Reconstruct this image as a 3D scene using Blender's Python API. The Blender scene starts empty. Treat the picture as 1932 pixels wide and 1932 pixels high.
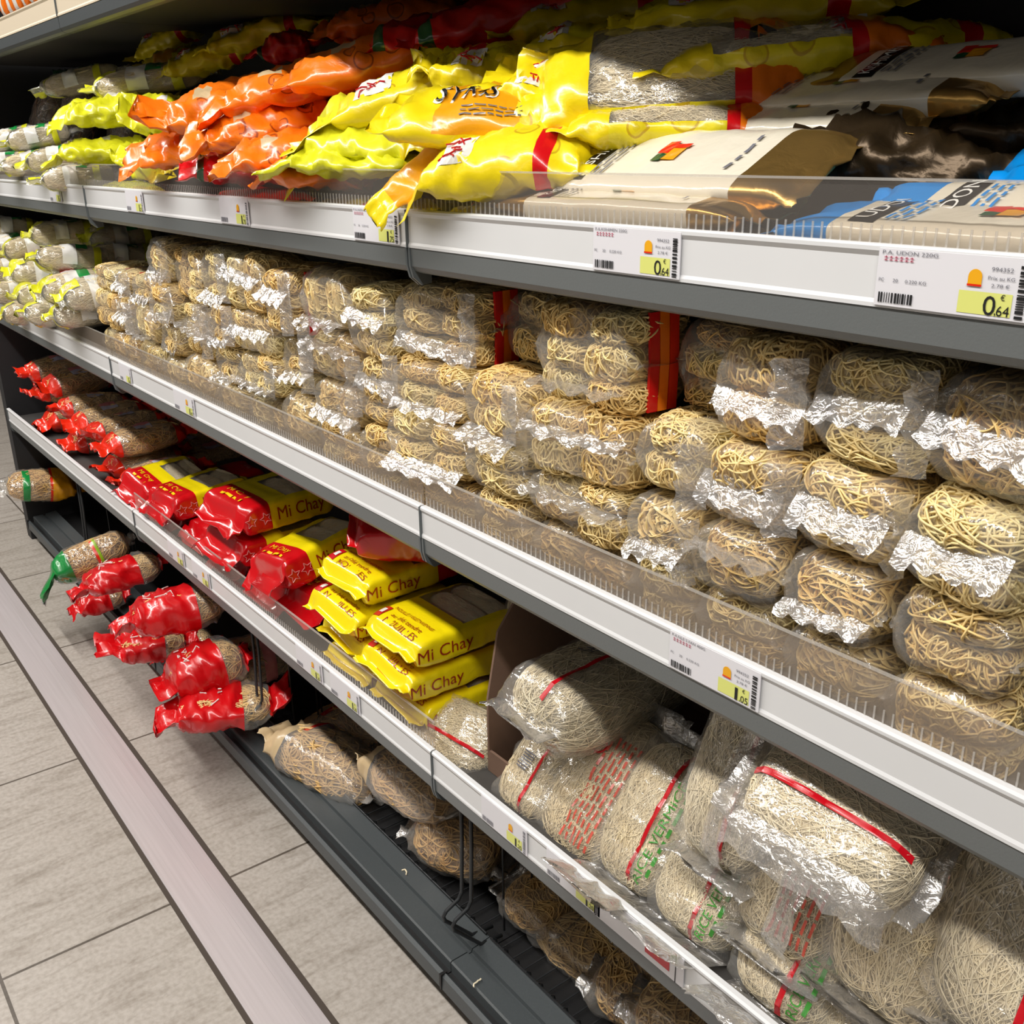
import bpy, math, random
from mathutils import Vector, Matrix, Euler, noise
PI = math.pi
S = bpy.context.scene
COL = S.collection

# ------------------------------------------------------------------ camera
FPX, CX = 1882.03, 966.0
CR = Vector((0.61054056, 0.79188618, -0.01251017))
CU = Vector((-0.26558109, 0.21959205, 0.93874704))
CF = Vector((-0.74612795, 0.56982068, -0.34437985))
CAM = Vector((0.0, -0.6625, 1.32))

def at(px, py, y=0.0):
    """world point on the plane Y = y seen at a photo position"""
    d = CF + CR * ((px - CX) / FPX) - CU * ((py - CX) / FPX)
    return CAM + d * ((y - CAM.y) / d.y)

def atz(px, py, z=0.0):
    d = CF + CR * ((px - CX) / FPX) - CU * ((py - CX) / FPX)
    return CAM + d * ((z - CAM.z) / d.z)

cam_d = bpy.data.cameras.new('camera')
cam = bpy.data.objects.new('camera', cam_d)
COL.objects.link(cam)
cam_d.sensor_width = 36.0
cam_d.lens = FPX / 1932.0 * 36.0
cam_d.clip_start = 0.02
cam.matrix_world = Matrix(((CR.x, CU.x, -CF.x, CAM.x), (CR.y, CU.y, -CF.y, CAM.y), (CR.z, CU.z, -CF.z, CAM.z), (0, 0, 0, 1)))
S.camera = cam

# ------------------------------------------------------------------ object helpers
def tag(o, label=None, cat=None, group=None, kind=None):
    if label: o['label'] = label
    if cat: o['category'] = cat
    if group: o['group'] = group
    if kind: o['kind'] = kind
    return o

def empty(name, loc=(0, 0, 0), rot=None):
    o = bpy.data.objects.new(name, None)
    o.empty_display_size = 0.03
    COL.objects.link(o)
    o.location = loc
    if rot: o.rotation_euler = rot
    return o

def link(name, me, parent=None, loc=None, rot=None, scale=None):
    o = bpy.data.objects.new(name, me)
    COL.objects.link(o)
    if parent: o.parent = parent
    if loc is not None: o.location = loc
    if rot is not None: o.rotation_euler = rot
    if scale is not None: o.scale = scale
    return o

class MB:
    """collects faces for ONE mesh object"""
    def __init__(self): self.v, self.f, self.m = [], [], []
    def add(self, vs, fs, mi=0):
        n = len(self.v)
        self.v += [tuple(p) for p in vs]
        self.f += [tuple(i + n for i in f) for f in fs]
        self.m += [mi] * len(fs)
        return self
    def box(self, x0, x1, y0, y1, z0, z1, mi=0):
        vs = [(x, y, z) for x in (x0, x1) for y in (y0, y1) for z in (z0, z1)]
        return self.add(vs, [(0, 1, 3, 2), (4, 6, 7, 5), (0, 4, 5, 1), (2, 3, 7, 6), (0, 2, 6, 4), (1, 5, 7, 3)], mi)
    def quad(self, a, b, c, d, mi=0): return self.add([a, b, c, d], [(0, 1, 2, 3)], mi)
    def prism(self, prof, x0, x1, mi=0):
        """profile of (y, z) points swept along X"""
        n = len(prof)
        vs = [(x0, y, z) for y, z in prof] + [(x1, y, z) for y, z in prof]
        fs = [(i, (i + 1) % n, n + (i + 1) % n, n + i) for i in range(n)]
        fs += [tuple(range(n - 1, -1, -1)), tuple(range(n, 2 * n))]
        return self.add(vs, fs, mi)
    def tube(self, pts, r, sides=6, mi=0, closed=False):
        pts = [Vector(p) for p in pts]
        n = len(pts); vs = []; fs = []
        ref = None
        for i, p in enumerate(pts):
            t = (pts[min(i + 1, n - 1)] - pts[max(i - 1, 0)])
            if t.length < 1e-9: t = Vector((0, 0, 1))
            t.normalize()
            if ref is None:
                ref = t.orthogonal().normalized()
            else:
                ref = ref - t * ref.dot(t)
                ref = ref.normalized() if ref.length > 1e-6 else t.orthogonal().normalized()
            bi = t.cross(ref)
            for k in range(sides):
                a = 2 * PI * k / sides
                vs.append(p + (ref * math.cos(a) + bi * math.sin(a)) * r)
        for i in range(n - 1):
            for k in range(sides):
                k2 = (k + 1) % sides
                fs.append((i * sides + k, i * sides + k2, (i + 1) * sides + k2, (i + 1) * sides + k))
        fs.append(tuple(range(sides - 1, -1, -1)))
        fs.append(tuple((n - 1) * sides + k for k in range(sides)))
        return self.add(vs, fs, mi)
    def mesh(self, name, mats, smooth=False):
        me = bpy.data.meshes.new(name)
        me.from_pydata(self.v, [], self.f)
        for m in (mats if isinstance(mats, (list, tuple)) else [mats]): me.materials.append(m)
        me.polygons.foreach_set('material_index', self.m)
        me.polygons.foreach_set('use_smooth', [smooth] * len(self.f))
        me.update()
        return me
    def build(self, name, mats, parent=None, smooth=False, **k):
        return link(name, self.mesh(name, mats, smooth), parent, **k)

def bevel(o, w=0.002, seg=2):
    m = o.modifiers.new('bevel', 'BEVEL'); m.width = w; m.segments = seg; m.limit_method = 'ANGLE'
    return o

# ------------------------------------------------------------------ materials
def lin(r, g, b):
    f = lambda c: (c / 255.0) / 12.92 if c / 255.0 <= 0.04045 else ((c / 255.0 + 0.055) / 1.055) ** 2.4
    return (f(r), f(g), f(b), 1.0)

def newmat(name):
    m = bpy.data.materials.new(name); m.use_nodes = True
    nt = m.node_tree; nt.nodes.clear()
    out = nt.nodes.new('ShaderNodeOutputMaterial')
    return m, nt, out

def N(nt, typ, **kw):
    n = nt.nodes.new(typ)
    for k, v in kw.items():
        if k.startswith('i_'):
            n.inputs[k[2:].replace('_', ' ')].default_value = v
        else: setattr(n, k, v)
    return n

def mat_plain(name, col, rough=0.5, metal=0.0, coat=0.0, bump=0.0, bscale=60.0, spec=0.5, vary=0.0):
    m, nt, out = newmat(name)
    p = N(nt, 'ShaderNodeBsdfPrincipled')
    p.inputs['Base Color'].default_value = col
    p.inputs['Roughness'].default_value = rough
    p.inputs['Metallic'].default_value = metal
    p.inputs['Specular IOR Level'].default_value = spec
    p.inputs['Coat Weight'].default_value = coat
    p.inputs['Coat Roughness'].default_value = 0.12
    nt.links.new(p.outputs[0], out.inputs[0])
    if bump or vary:
        tc = N(nt, 'ShaderNodeTexCoord'); nz = N(nt, 'ShaderNodeTexNoise')
        nz.inputs['Scale'].default_value = bscale; nz.inputs['Detail'].default_value = 4; nz.inputs['Distortion'].default_value = 0.6
        nt.links.new(tc.outputs['Object'], nz.inputs['Vector'])
        if bump:
            b = N(nt, 'ShaderNodeBump'); b.inputs['Strength'].default_value = bump; b.inputs['Distance'].default_value = 0.004
            nt.links.new(nz.outputs['Fac'], b.inputs['Height']); nt.links.new(b.outputs[0], p.inputs['Normal'])
        if vary:
            mx = N(nt, 'ShaderNodeMix', data_type='RGBA')
            mx.inputs[6].default_value = tuple(c * (1 - vary) for c in col[:3]) + (1,)
            mx.inputs[7].default_value = tuple(min(1, c * (1 + vary)) for c in col[:3]) + (1,)
            nt.links.new(nz.outputs['Fac'], mx.inputs[0]); nt.links.new(mx.outputs[2], p.inputs['Base Color'])
    return m

def mat_film(name, clear=0.72, tint=(0.95, 0.93, 0.9, 1), haze=(0.9, 0.88, 0.85, 1), rough=0.13, gloss=0.35, bump=0.7, bscale=48.0, base=0.075, edge=0.6):
    """thin see-through packaging film: clear + a little milky scatter + sharp sheen"""
    m, nt, out = newmat(name)
    tr = N(nt, 'ShaderNodeBsdfTransparent'); tr.inputs[0].default_value = tint
    df = N(nt, 'ShaderNodeBsdfDiffuse'); df.inputs[0].default_value = haze
    gl = N(nt, 'ShaderNodeBsdfGlossy'); gl.inputs['Roughness'].default_value = rough; gl.inputs['Color'].default_value = (1, 1, 1, 1)
    tc = N(nt, 'ShaderNodeTexCoord'); nz = N(nt, 'ShaderNodeTexNoise')
    nz.inputs['Scale'].default_value = bscale; nz.inputs['Detail'].default_value = 3; nz.inputs['Distortion'].default_value = 1.2
    nt.links.new(tc.outputs['Object'], nz.inputs['Vector'])
    b = N(nt, 'ShaderNodeBump'); b.inputs['Strength'].default_value = bump; b.inputs['Distance'].default_value = 0.005
    nt.links.new(nz.outputs['Fac'], b.inputs['Height'])
    nt.links.new(b.outputs[0], gl.inputs['Normal'])
    a = N(nt, 'ShaderNodeMixShader'); a.inputs[0].default_value = 1 - clear
    nt.links.new(tr.outputs[0], a.inputs[1]); nt.links.new(df.outputs[0], a.inputs[2])
    lw = N(nt, 'ShaderNodeLayerWeight'); lw.inputs['Blend'].default_value = gloss
    nt.links.new(b.outputs[0], lw.inputs['Normal'])
    mr = N(nt, 'ShaderNodeMath', operation='POWER'); mr.inputs[1].default_value = 2.5
    nt.links.new(lw.outputs['Facing'], mr.inputs[0])
    m3 = N(nt, 'ShaderNodeMath', operation='MULTIPLY_ADD', use_clamp=True); m3.inputs[1].default_value = edge; m3.inputs[2].default_value = base
    nt.links.new(mr.outputs[0], m3.inputs[0]); mr = m3
    c = N(nt, 'ShaderNodeMixShader')
    nt.links.new(mr.outputs[0], c.inputs[0]); nt.links.new(a.outputs[0], c.inputs[1]); nt.links.new(gl.outputs[0], c.inputs[2])
    nt.links.new(c.outputs[0], out.inputs[0])
    return m

def mat_chips(name, col, ring, rough=0.3, scale=19.0, trans=0.0):
    """printed film with ringed discs"""
    m, nt, out = newmat(name)
    p = N(nt, 'ShaderNodeBsdfPrincipled'); p.inputs['Roughness'].default_value = rough
    p.inputs['Coat Weight'].default_value = 0.35; p.inputs['Coat Roughness'].default_value = 0.15
    tc = N(nt, 'ShaderNodeTexCoord')
    vo = N(nt, 'ShaderNodeTexVoronoi'); vo.inputs['Scale'].default_value = scale; vo.inputs['Randomness'].default_value = 0.8
    nt.links.new(tc.outputs['Object'], vo.inputs['Vector'])
    r = N(nt, 'ShaderNodeValToRGB')
    e = r.color_ramp.elements
    e[0].position = 0.0; e[0].color = (0.3, 0.3, 0.3, 1)
    e[1].position = 0.30; e[1].color = (0, 0, 0, 1)
    for pos, v in ((0.16, 0.35), (0.17, 0.15), (0.23, 0.3), (0.24, 0.9), (0.275, 0.9), (0.285, 0.0)):
        n = e.new(pos); n.color = (v, v, v, 1)
    nt.links.new(vo.outputs['Distance'], r.inputs[0])
    mx = N(nt, 'ShaderNodeMix', data_type='RGBA'); mx.inputs[6].default_value = col; mx.inputs[7].default_value = ring
    nt.links.new(r.outputs[0], mx.inputs[0]); nt.links.new(mx.outputs[2], p.inputs['Base Color'])
    nz = N(nt, 'ShaderNodeTexNoise'); nz.inputs['Scale'].default_value = 35; nz.inputs['Detail'].default_value = 3; nz.inputs['Distortion'].default_value = 1.0
    nt.links.new(tc.outputs['Object'], nz.inputs['Vector'])
    b = N(nt, 'ShaderNodeBump'); b.inputs['Strength'].default_value = 0.35; b.inputs['Distance'].default_value = 0.004
    nt.links.new(nz.outputs['Fac'], b.inputs['Height']); nt.links.new(b.outputs[0], p.inputs['Normal'])
    if trans:
        t = N(nt, 'ShaderNodeBsdfTransparent'); t.inputs[0].default_value = col
        ms = N(nt, 'ShaderNodeMixShader'); ms.inputs[0].default_value = trans
        nt.links.new(p.outputs[0], ms.inputs[1]); nt.links.new(t.outputs[0], ms.inputs[2]); nt.links.new(ms.outputs[0], out.inputs[0])
    else: nt.links.new(p.outputs[0], out.inputs[0])
    return m

def mat_noodle(name, c1, c2, rough=0.55, sub=0.0):
    m, nt, out = newmat(name)
    p = N(nt, 'ShaderNodeBsdfPrincipled'); p.inputs['Roughness'].default_value = rough
    tc = N(nt, 'ShaderNodeTexCoord'); nz = N(nt, 'ShaderNodeTexNoise'); nz.inputs['Scale'].default_value = 28; nz.inputs['Detail'].default_value = 3
    oi = N(nt, 'ShaderNodeObjectInfo')
    nt.links.new(tc.outputs['Object'], nz.inputs['Vector'])
    ad = N(nt, 'ShaderNodeMath', operation='MULTIPLY_ADD'); ad.inputs[1].default_value = 0.5; ad.inputs[2].default_value = -0.25
    nt.links.new(oi.outputs['Random'], ad.inputs[0])
    a2 = N(nt, 'ShaderNodeMath', operation='ADD', use_clamp=True)
    nt.links.new(nz.outputs['Fac'], a2.inputs[0]); nt.links.new(ad.outputs[0], a2.inputs[1])
    mx = N(nt, 'ShaderNodeMix', data_type='RGBA'); mx.inputs[6].default_value = c1; mx.inputs[7].default_value = c2
    nt.links.new(a2.outputs[0], mx.inputs[0]); nt.links.new(mx.outputs[2], p.inputs['Base Color'])
    nt.links.new(p.outputs[0], out.inputs[0])
    return m

M = {}
def plastic(key, rgb, rough=0.28, coat=0.4, bump=0.35, **k):
    M[key] = mat_plain(key, lin(*rgb), rough, coat=coat, bump=bump, bscale=32, **k); return M[key]
plastic('yellow', (240, 216, 20)); plastic('lime', (226, 226, 40)); plastic('orange', (250, 126, 20)); plastic('red', (214, 14, 22))
plastic('scarlet', (232, 44, 18)); plastic('darkred', (150, 10, 24)); plastic('green', (20, 140, 62)); plastic('darkgreen', (26, 84, 48))
plastic('white_print', (236, 234, 228)); plastic('pink', (226, 140, 140)); plastic('cream', (238, 230, 210), rough=0.2)
plastic('blue', (8, 140, 222)); plastic('amber', (240, 165, 20)); plastic('tanlabel', (205, 180, 140), coat=0.1); plastic('grass', (150, 190, 40))
plastic('michay_yellow', (246, 222, 14), rough=0.22, coat=0.6); plastic('michay_red', (205, 12, 22), rough=0.22, coat=0.6)
plastic('lilac', (200, 195, 215)); plastic('black_print', (22, 20, 22), bump=0.0); plastic('redprint', (200, 14, 30), bump=0.0)
plastic('greenprint', (70, 150, 60), bump=0.0, coat=0.0); plastic('brownprint', (160, 50, 18), bump=0.0, coat=0.0); plastic('whiteink', (245, 245, 240), bump=0.0, coat=0.0)
plastic('yellowink', (250, 210, 20), bump=0.0, coat=0.0); plastic('pinkink', (214, 120, 140), bump=0, coat=0); plastic('salmonink', (214, 96, 80), bump=0, coat=0)
plastic('greyink', (120, 120, 128), bump=0, coat=0)
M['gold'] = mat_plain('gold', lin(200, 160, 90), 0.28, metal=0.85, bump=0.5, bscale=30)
M['foil_shaded'] = mat_plain('foil_shaded', lin(66, 52, 34), 0.32, metal=0.6, bump=0.5, bscale=30)  # gold darkened: the shadow beside the gold packs is put into its colour
M['silver'] = mat_plain('silver', lin(205, 205, 208), 0.25, metal=0.8, bump=0.6, bscale=40)
M['chips_yellow'] = mat_chips('chips_yellow', lin(238, 222, 30), lin(196, 160, 20))
M['chips_orange'] = mat_chips('chips_orange', lin(250, 124, 18), lin(150, 60, 10))
M['film'] = mat_film('clear_film', 0.89, tint=(0.99, 0.98, 0.96, 1), haze=(0.95, 0.93, 0.88, 1))
M['film_milky'] = mat_film('milky_film', 0.80, rough=0.16)
M['film_seal'] = mat_film('film_seal', 0.80, rough=0.17, gloss=0.55, bump=0.8, bscale=75, base=0.26)
M['acrylic'] = mat_film('acrylic', 0.90, tint=(0.97, 0.95, 0.93, 1), haze=(0.50, 0.46, 0.42, 1), rough=0.08, gloss=0.3, bump=0.0, base=0.03, edge=0.2)
M['acrylic_dusty'] = mat_film('acrylic_dusty', 0.72, tint=(0.98, 0.96, 0.94, 1), haze=(0.42, 0.35, 0.28, 1), rough=0.1, gloss=0.3, bump=0.0, base=0.03, edge=0.2)
M['acrylic_rib'] = mat_film('acrylic_rib', 0.72, haze=(0.8, 0.78, 0.74, 1), rough=0.2, gloss=0.4, bump=0.0)
M['nest'] = mat_noodle('egg_noodle', lin(242, 196, 110), lin(255, 242, 186))
M['hair'] = mat_noodle('rice_noodle', lin(248, 226, 180), lin(255, 246, 220))
M['tan'] = mat_noodle('wheat_noodle', lin(222, 172, 98), lin(250, 218, 154))
M['brown'] = mat_noodle('brown_noodle', lin(120, 88, 70), lin(170, 132, 104))
M['rail_white'] = mat_plain('rail_white', lin(226, 227, 228), 0.38, vary=0.03, bscale=9)
M['rail_grey'] = mat_plain('rail_grey', lin(108, 112, 112), 0.42, bump=0.06, bscale=400)
M['steel_dark'] = mat_plain('steel_dark', lin(72, 77, 79), 0.42, bump=0.05, bscale=300, vary=0.12)
M['deck'] = mat_plain('deck', lin(70, 68, 66), 0.5)
M['back'] = mat_plain('back', lin(34, 34, 36), 0.6)
M['wire'] = mat_plain('wire', lin(52, 54, 56), 0.35, metal=0.3)
M['wire_black'] = mat_plain('wire_black', lin(24, 24, 25), 0.5)
M['card'] = mat_plain('card', lin(232, 231, 236), 0.4)
M['label_yellow'] = mat_plain('label_yellow', lin(228, 232, 130), 0.4)
M['cardboard'] = mat_plain('cardboard', lin(122, 96, 80), 0.8, vary=0.1)
M['ink'] = mat_plain('ink', lin(28, 28, 30), 0.5)
M['sun'] = mat_plain('sun', lin(244, 176, 24), 0.4)
M['plug'] = mat_plain('plug', lin(92, 98, 100), 0.4)

# ------------------------------------------------------------------ lettering (made once, before the scene fills up)
_TXT = {}
def text_mesh(s, shear=0.0):
    k = (s, shear)
    if k in _TXT: return _TXT[k]
    cu = bpy.data.curves.new('lettering', 'FONT'); cu.body = s; cu.size = 1.0; cu.align_x = 'CENTER'; cu.align_y = 'CENTER'; cu.shear = shear; cu.resolution_u = 3
    o = bpy.data.objects.new('lettering', cu); COL.objects.link(o)
    dg = bpy.context.evaluated_depsgraph_get(); dg.update()
    me = bpy.data.meshes.new_from_object(o.evaluated_get(dg))
    vs = [v.co.copy() for v in me.vertices]; fs = [tuple(p.vertices) for p in me.polygons]
    bpy.data.objects.remove(o); bpy.data.curves.remove(cu); bpy.data.meshes.remove(me)
    if vs:
        x0, x1 = min(v.x for v in vs), max(v.x for v in vs); y0, y1 = min(v.y for v in vs), max(v.y for v in vs)
        vs = [((v.x - (x0 + x1) / 2) / (x1 - x0), (v.y - (y0 + y1) / 2) / max(y1 - y0, 1e-6), (x1 - x0) / max(y1 - y0, 1e-6)) for v in vs]
    _TXT[k] = (vs, fs)
    return _TXT[k]

def put_text(mb, s, fn, w, h, mi=0, shear=0.0):
    """text w wide and h high through the mapping fn(u, v) -> point"""
    vs, fs = text_mesh(s, shear)
    mb.add([fn(x * w, y * h) for x, y, _ in vs], fs, mi)
# ------------------------------------------------------------------ the setting: tiled floor with its metal cover strip
def make_floor():
    m, nt, out = newmat('stone_tile')
    p = N(nt, 'ShaderNodeBsdfPrincipled'); p.inputs['Roughness'].default_value = 0.42
    tc = N(nt, 'ShaderNodeTexCoord'); mp = N(nt, 'ShaderNodeMapping')
    mp.inputs['Location'].default_value = (1.584, 0.559, 0)
    nt.links.new(tc.outputs['Object'], mp.inputs['Vector'])
    br = N(nt, 'ShaderNodeTexBrick'); br.offset = 0.0; br.squash = 1.0
    br.inputs['Scale'].default_value = 1.0; br.inputs['Brick Width'].default_value = 0.603; br.inputs['Row Height'].default_value = 0.603
    br.inputs['Mortar Size'].default_value = 0.003; br.inputs['Mortar Smooth'].default_value = 0.1
    br.inputs['Color1'].default_value = lin(184, 177, 170); br.inputs['Color2'].default_value = lin(177, 170, 162); br.inputs['Mortar'].default_value = lin(96, 88, 80)
    nt.links.new(mp.outputs[0], br.inputs['Vector'])
    # stone veins: stretched along Y, plus fine pits
    m2 = N(nt, 'ShaderNodeMapping'); m2.inputs['Scale'].default_value = (34, 7, 1); m2.inputs['Rotation'].default_value = (0, 0, 0.12)
    nt.links.new(tc.outputs['Object'], m2.inputs['Vector'])
    n1 = N(nt, 'ShaderNodeTexNoise'); n1.inputs['Scale'].default_value = 1.0; n1.inputs['Detail'].default_value = 8; n1.inputs['Roughness'].default_value = 0.65; n1.inputs['Distortion'].default_value = 0.5
    nt.links.new(m2.outputs[0], n1.inputs['Vector'])
    n2 = N(nt, 'ShaderNodeTexNoise'); n2.inputs['Scale'].default_value = 110; n2.inputs['Detail'].default_value = 5
    nt.links.new(tc.outputs['Object'], n2.inputs['Vector'])
    r = N(nt, 'ShaderNodeValToRGB'); r.color_ramp.elements[0].position = 0.30; r.color_ramp.elements[0].color = (0.60, 0.57, 0.53, 1)
    r.color_ramp.elements[1].position = 0.52; r.color_ramp.elements[1].color = (1, 1, 1, 1)
    nt.links.new(n1.outputs['Fac'], r.inputs[0])
    r2 = N(nt, 'ShaderNodeValToRGB'); r2.color_ramp.elements[0].position = 0.32; r2.color_ramp.elements[0].color = (0.82, 0.80, 0.77, 1)
    r2.color_ramp.elements[1].position = 0.62; r2.color_ramp.elements[1].color = (1.05, 1.05, 1.04, 1)
    nt.links.new(n2.outputs['Fac'], r2.inputs[0])
    x1 = N(nt, 'ShaderNodeMix', data_type='RGBA', blend_type='MULTIPLY'); x1.inputs[0].default_value = 0.75
    nt.links.new(br.outputs['Color'], x1.inputs[6]); nt.links.new(r.outputs[0], x1.inputs[7])
    x2 = N(nt, 'ShaderNodeMix', data_type='RGBA', blend_type='MULTIPLY'); x2.inputs[0].default_value = 0.9
    nt.links.new(x1.outputs[2], x2.inputs[6]); nt.links.new(r2.outputs[0], x2.inputs[7])
    nt.links.new(x2.outputs[2], p.inputs['Base Color'])
    b = N(nt, 'ShaderNodeBump'); b.inputs['Strength'].default_value = 0.25; b.inputs['Distance'].default_value = 0.002
    nt.links.new(n1.outputs['Fac'], b.inputs['Height']); nt.links.new(b.outputs[0], p.inputs['Normal'])
    nt.links.new(p.outputs[0], out.inputs[0])
    o = MB().box(-7, 1.5, -3.0, 1.2, -0.05, 0.0).build('floor', m); tag(o, kind='structure')
make_floor()

def make_strip():
    m, nt, out = newmat('brushed_aluminium')
    p = N(nt, 'ShaderNodeBsdfPrincipled'); p.inputs['Metallic'].default_value = 0.35; p.inputs['Roughness'].default_value = 0.34
    tc = N(nt, 'ShaderNodeTexCoord'); mp = N(nt, 'ShaderNodeMapping'); mp.inputs['Scale'].default_value = (3, 160, 1)
    nt.links.new(tc.outputs['Object'], mp.inputs['Vector'])
    n1 = N(nt, 'ShaderNodeTexNoise'); n1.inputs['Scale'].default_value = 1; n1.inputs['Detail'].default_value = 4
    nt.links.new(mp.outputs[0], n1.inputs['Vector'])
    r = N(nt, 'ShaderNodeValToRGB'); r.color_ramp.elements[0].color = lin(204, 195, 196); r.color_ramp.elements[1].color = lin(228, 220, 222)
    nt.links.new(n1.outputs['Fac'], r.inputs[0]); nt.links.new(r.outputs[0], p.inputs['Base Color']); nt.links.new(p.outputs[0], out.inputs[0])
    grout = mat_plain('grout_dark', lin(72, 62, 54), 0.8)
    t = empty('trim_1', (0, -0.21, 0)); tag(t, kind='structure')
    x0, x1 = -6.5, 1.4
    MB().box(x0, x1, -0.058, -0.049, 0.0002, 0.0012).box(x0, x1, 0.049, 0.060, 0.0002, 0.0012).build('joint', grout, t)
    MB().prism([(-0.049, 0.0), (0.018, 0.0), (0.018, 0.0045), (-0.047, 0.0045), (-0.049, 0.003)], x0, x1).build('cover_plate', m, t)
    MB().prism([(0.0185, 0.0), (0.049, 0.0), (0.049, 0.0018), (0.020, 0.0036), (0.0185, 0.0036)], x0, x1).build('edge_strip', m, t)
make_strip()

# ------------------------------------------------------------------ gondola shelving: one shelf board per bay and level
BAYS = [(-1.064, 0.266), (-2.395, -1.064), (-3.725, -2.395)]
BAYNAME = ['nearest bay', 'second bay', 'farthest bay']
LEVELS = {'A': 1.2504, 'B': 0.873, 'C': 0.493, 'T': 1.6284}      # top edge of the white price strip
LEVNAME = {'A': 'upper shelf', 'B': 'middle shelf', 'C': 'lower shelf', 'T': 'topmost shelf'}
def rail(lev, bay):
    x0, x1 = BAYS[bay]; zt = LEVELS[lev]; g = 0.0015
    dark = lev == 'T'
    s = empty('shelf_board', ((x0 + x1) / 2, 0, zt - 0.044))
    tag(s, f'grey steel {LEVNAME[lev]} of the {BAYNAME[bay]} with white price strip along its front', 'shelf', 'gondola shelf boards')
    h = (x1 - x0) / 2 - g
    MB().box(-h, h, 0.006, 0.47, -0.004, 0.012).build('deck', M['deck'], s)
    MB().prism([(-0.004, 0.0), (-0.004, 0.003), (-0.0026, 0.006), (-0.0026, 0.036), (-0.005, 0.040), (-0.005, 0.043), (-0.002, 0.0445), (0.004, 0.0445), (0.005, 0.0)], -h, h).build('price_strip', M['rail_white'] if lev != 'T' else mat_plain('rail_beige', lin(214, 200, 176), 0.5), s)
    MB().prism([(-0.003, -0.0005), (-0.002, -0.022), (0.002, -0.028), (0.010, -0.031), (0.022, -0.031), (0.022, -0.005), (0.006, -0.0005)], -h, h).build('front_lip', M['steel_dark'] if dark else M['rail_grey'], s)
    # end plug at the bay joint (both halves of the joint carry one)
    for e in ((-1, 1) if lev != 'T' else ()):
        pts = [(-0.0045, 0.0), (-0.004, -0.022), (0.0, -0.036), (0.012, -0.046), (0.026, -0.044), (0.026, 0.0)]
        MB().prism(pts, e * h - (0.004 if e > 0 else 0), e * h + (0.004 if e < 0 else 0)).build('end_bracket', M['plug'], s)
    # joint edge on the white strip
    MB().box(-h - 0.0012, -h + 0.0006, -0.0062, 0.001, 0.0, 0.044).build('joint_cover', M['plug'], s)
    return s
for lev in 'ABCT':
    for bay in range(3):
        rail(lev, bay)

def guard(lev, x0, x1, where):
    zt = LEVELS[lev]
    g = empty('shelf_guard', ((x0 + x1) / 2, 0.004, zt))
    tag(g, f'clear acrylic edge guard standing on the {where}', 'shelf guard', 'clear shelf edge guards')
    h = (x1 - x0) / 2 - 0.002
    MB().box(-h, h, 0.0, 0.0018, 0.0, 0.043).build('pane', M['acrylic_dusty' if lev == 'B' else 'acrylic'], g)
    MB().box(-h, h, -0.0004, 0.0024, 0.0432, 0.0452).build('top_edge', M['acrylic_rib'], g)
    rb = MB(); n = int(2 * h / 0.0085)
    for i in range(n):
        x = -h + 0.004 + i * 0.0085
        rb.box(x, x + 0.0016, -0.001, -0.0001, 0.0, 0.013)
    rb.build('ribs', M['acrylic_rib'], g)
for bay in range(3):
    guard('A', *BAYS[bay], f'upper shelf of the {BAYNAME[bay]}')
    guard('B', *BAYS[bay], f'middle shelf of the {BAYNAME[bay]}')
guard('C', -2.395, -1.064, 'lower shelf before the red and yellow packs')

def back_panel():
    o = MB().box(-3.74, 0.28, 0.47, 0.485, 0.02, 2.0).build('back_panel', M['back'])
    tag(o, 'dark charcoal steel back panel closing the shelving behind all the packs', 'back panel')
    o = MB().box(-3.80, -3.742, 0.0, 0.485, 0.0, 2.1).build('end_panel', M['back'])
    tag(o, 'dark charcoal end panel closing the far end of the shelving', 'end panel')
back_panel()

def base(bay):
    x0, x1 = BAYS[bay]; h = (x1 - x0) / 2 - 0.001
    s = empty('base_shelf', ((x0 + x1) / 2, 0, 0))
    tag(s, f'dark grey steel base shelf of the {BAYNAME[bay]} just above the floor tiles', 'base shelf', 'dark base shelves')
    o = MB().prism([(-0.008, 0.052), (0.003, 0.050), (0.006, 0.056), (0.004, 0.076), (0.0, 0.080), (-0.006, 0.076)], -h, h).build('front_bumper', M['steel_dark'], s)
    MB().box(-h, h, 0.006, 0.016, 0.056, 0.070).build('groove', M['wire_black'], s)
    MB().prism([(0.014, 0.060), (0.014, 0.089), (0.017, 0.091), (0.047, 0.091), (0.049, 0.086), (0.055, 0.086), (0.057, 0.092), (0.092, 0.096), (0.092, 0.060)], -h, h).build('front_ledge', M['steel_dark'], s)
    MB().box(-h, h, 0.094, 0.468, 0.062, 0.072).build('deck', M['wire_black'], s)
    for e in (-0.9, 0.9):
        MB().box(e * h - 0.02, e * h + 0.02, 0.03, 0.07, 0.0, 0.058).build('foot', M['wire_black'], s)
    # joint plug of the bumper
    MB().box(-h - 0.001, -h + 0.004, -0.0092, 0.004, 0.051, 0.081).build('bumper_joint', M['wire_black'], s)
for bay in range(3): base(bay)

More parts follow.
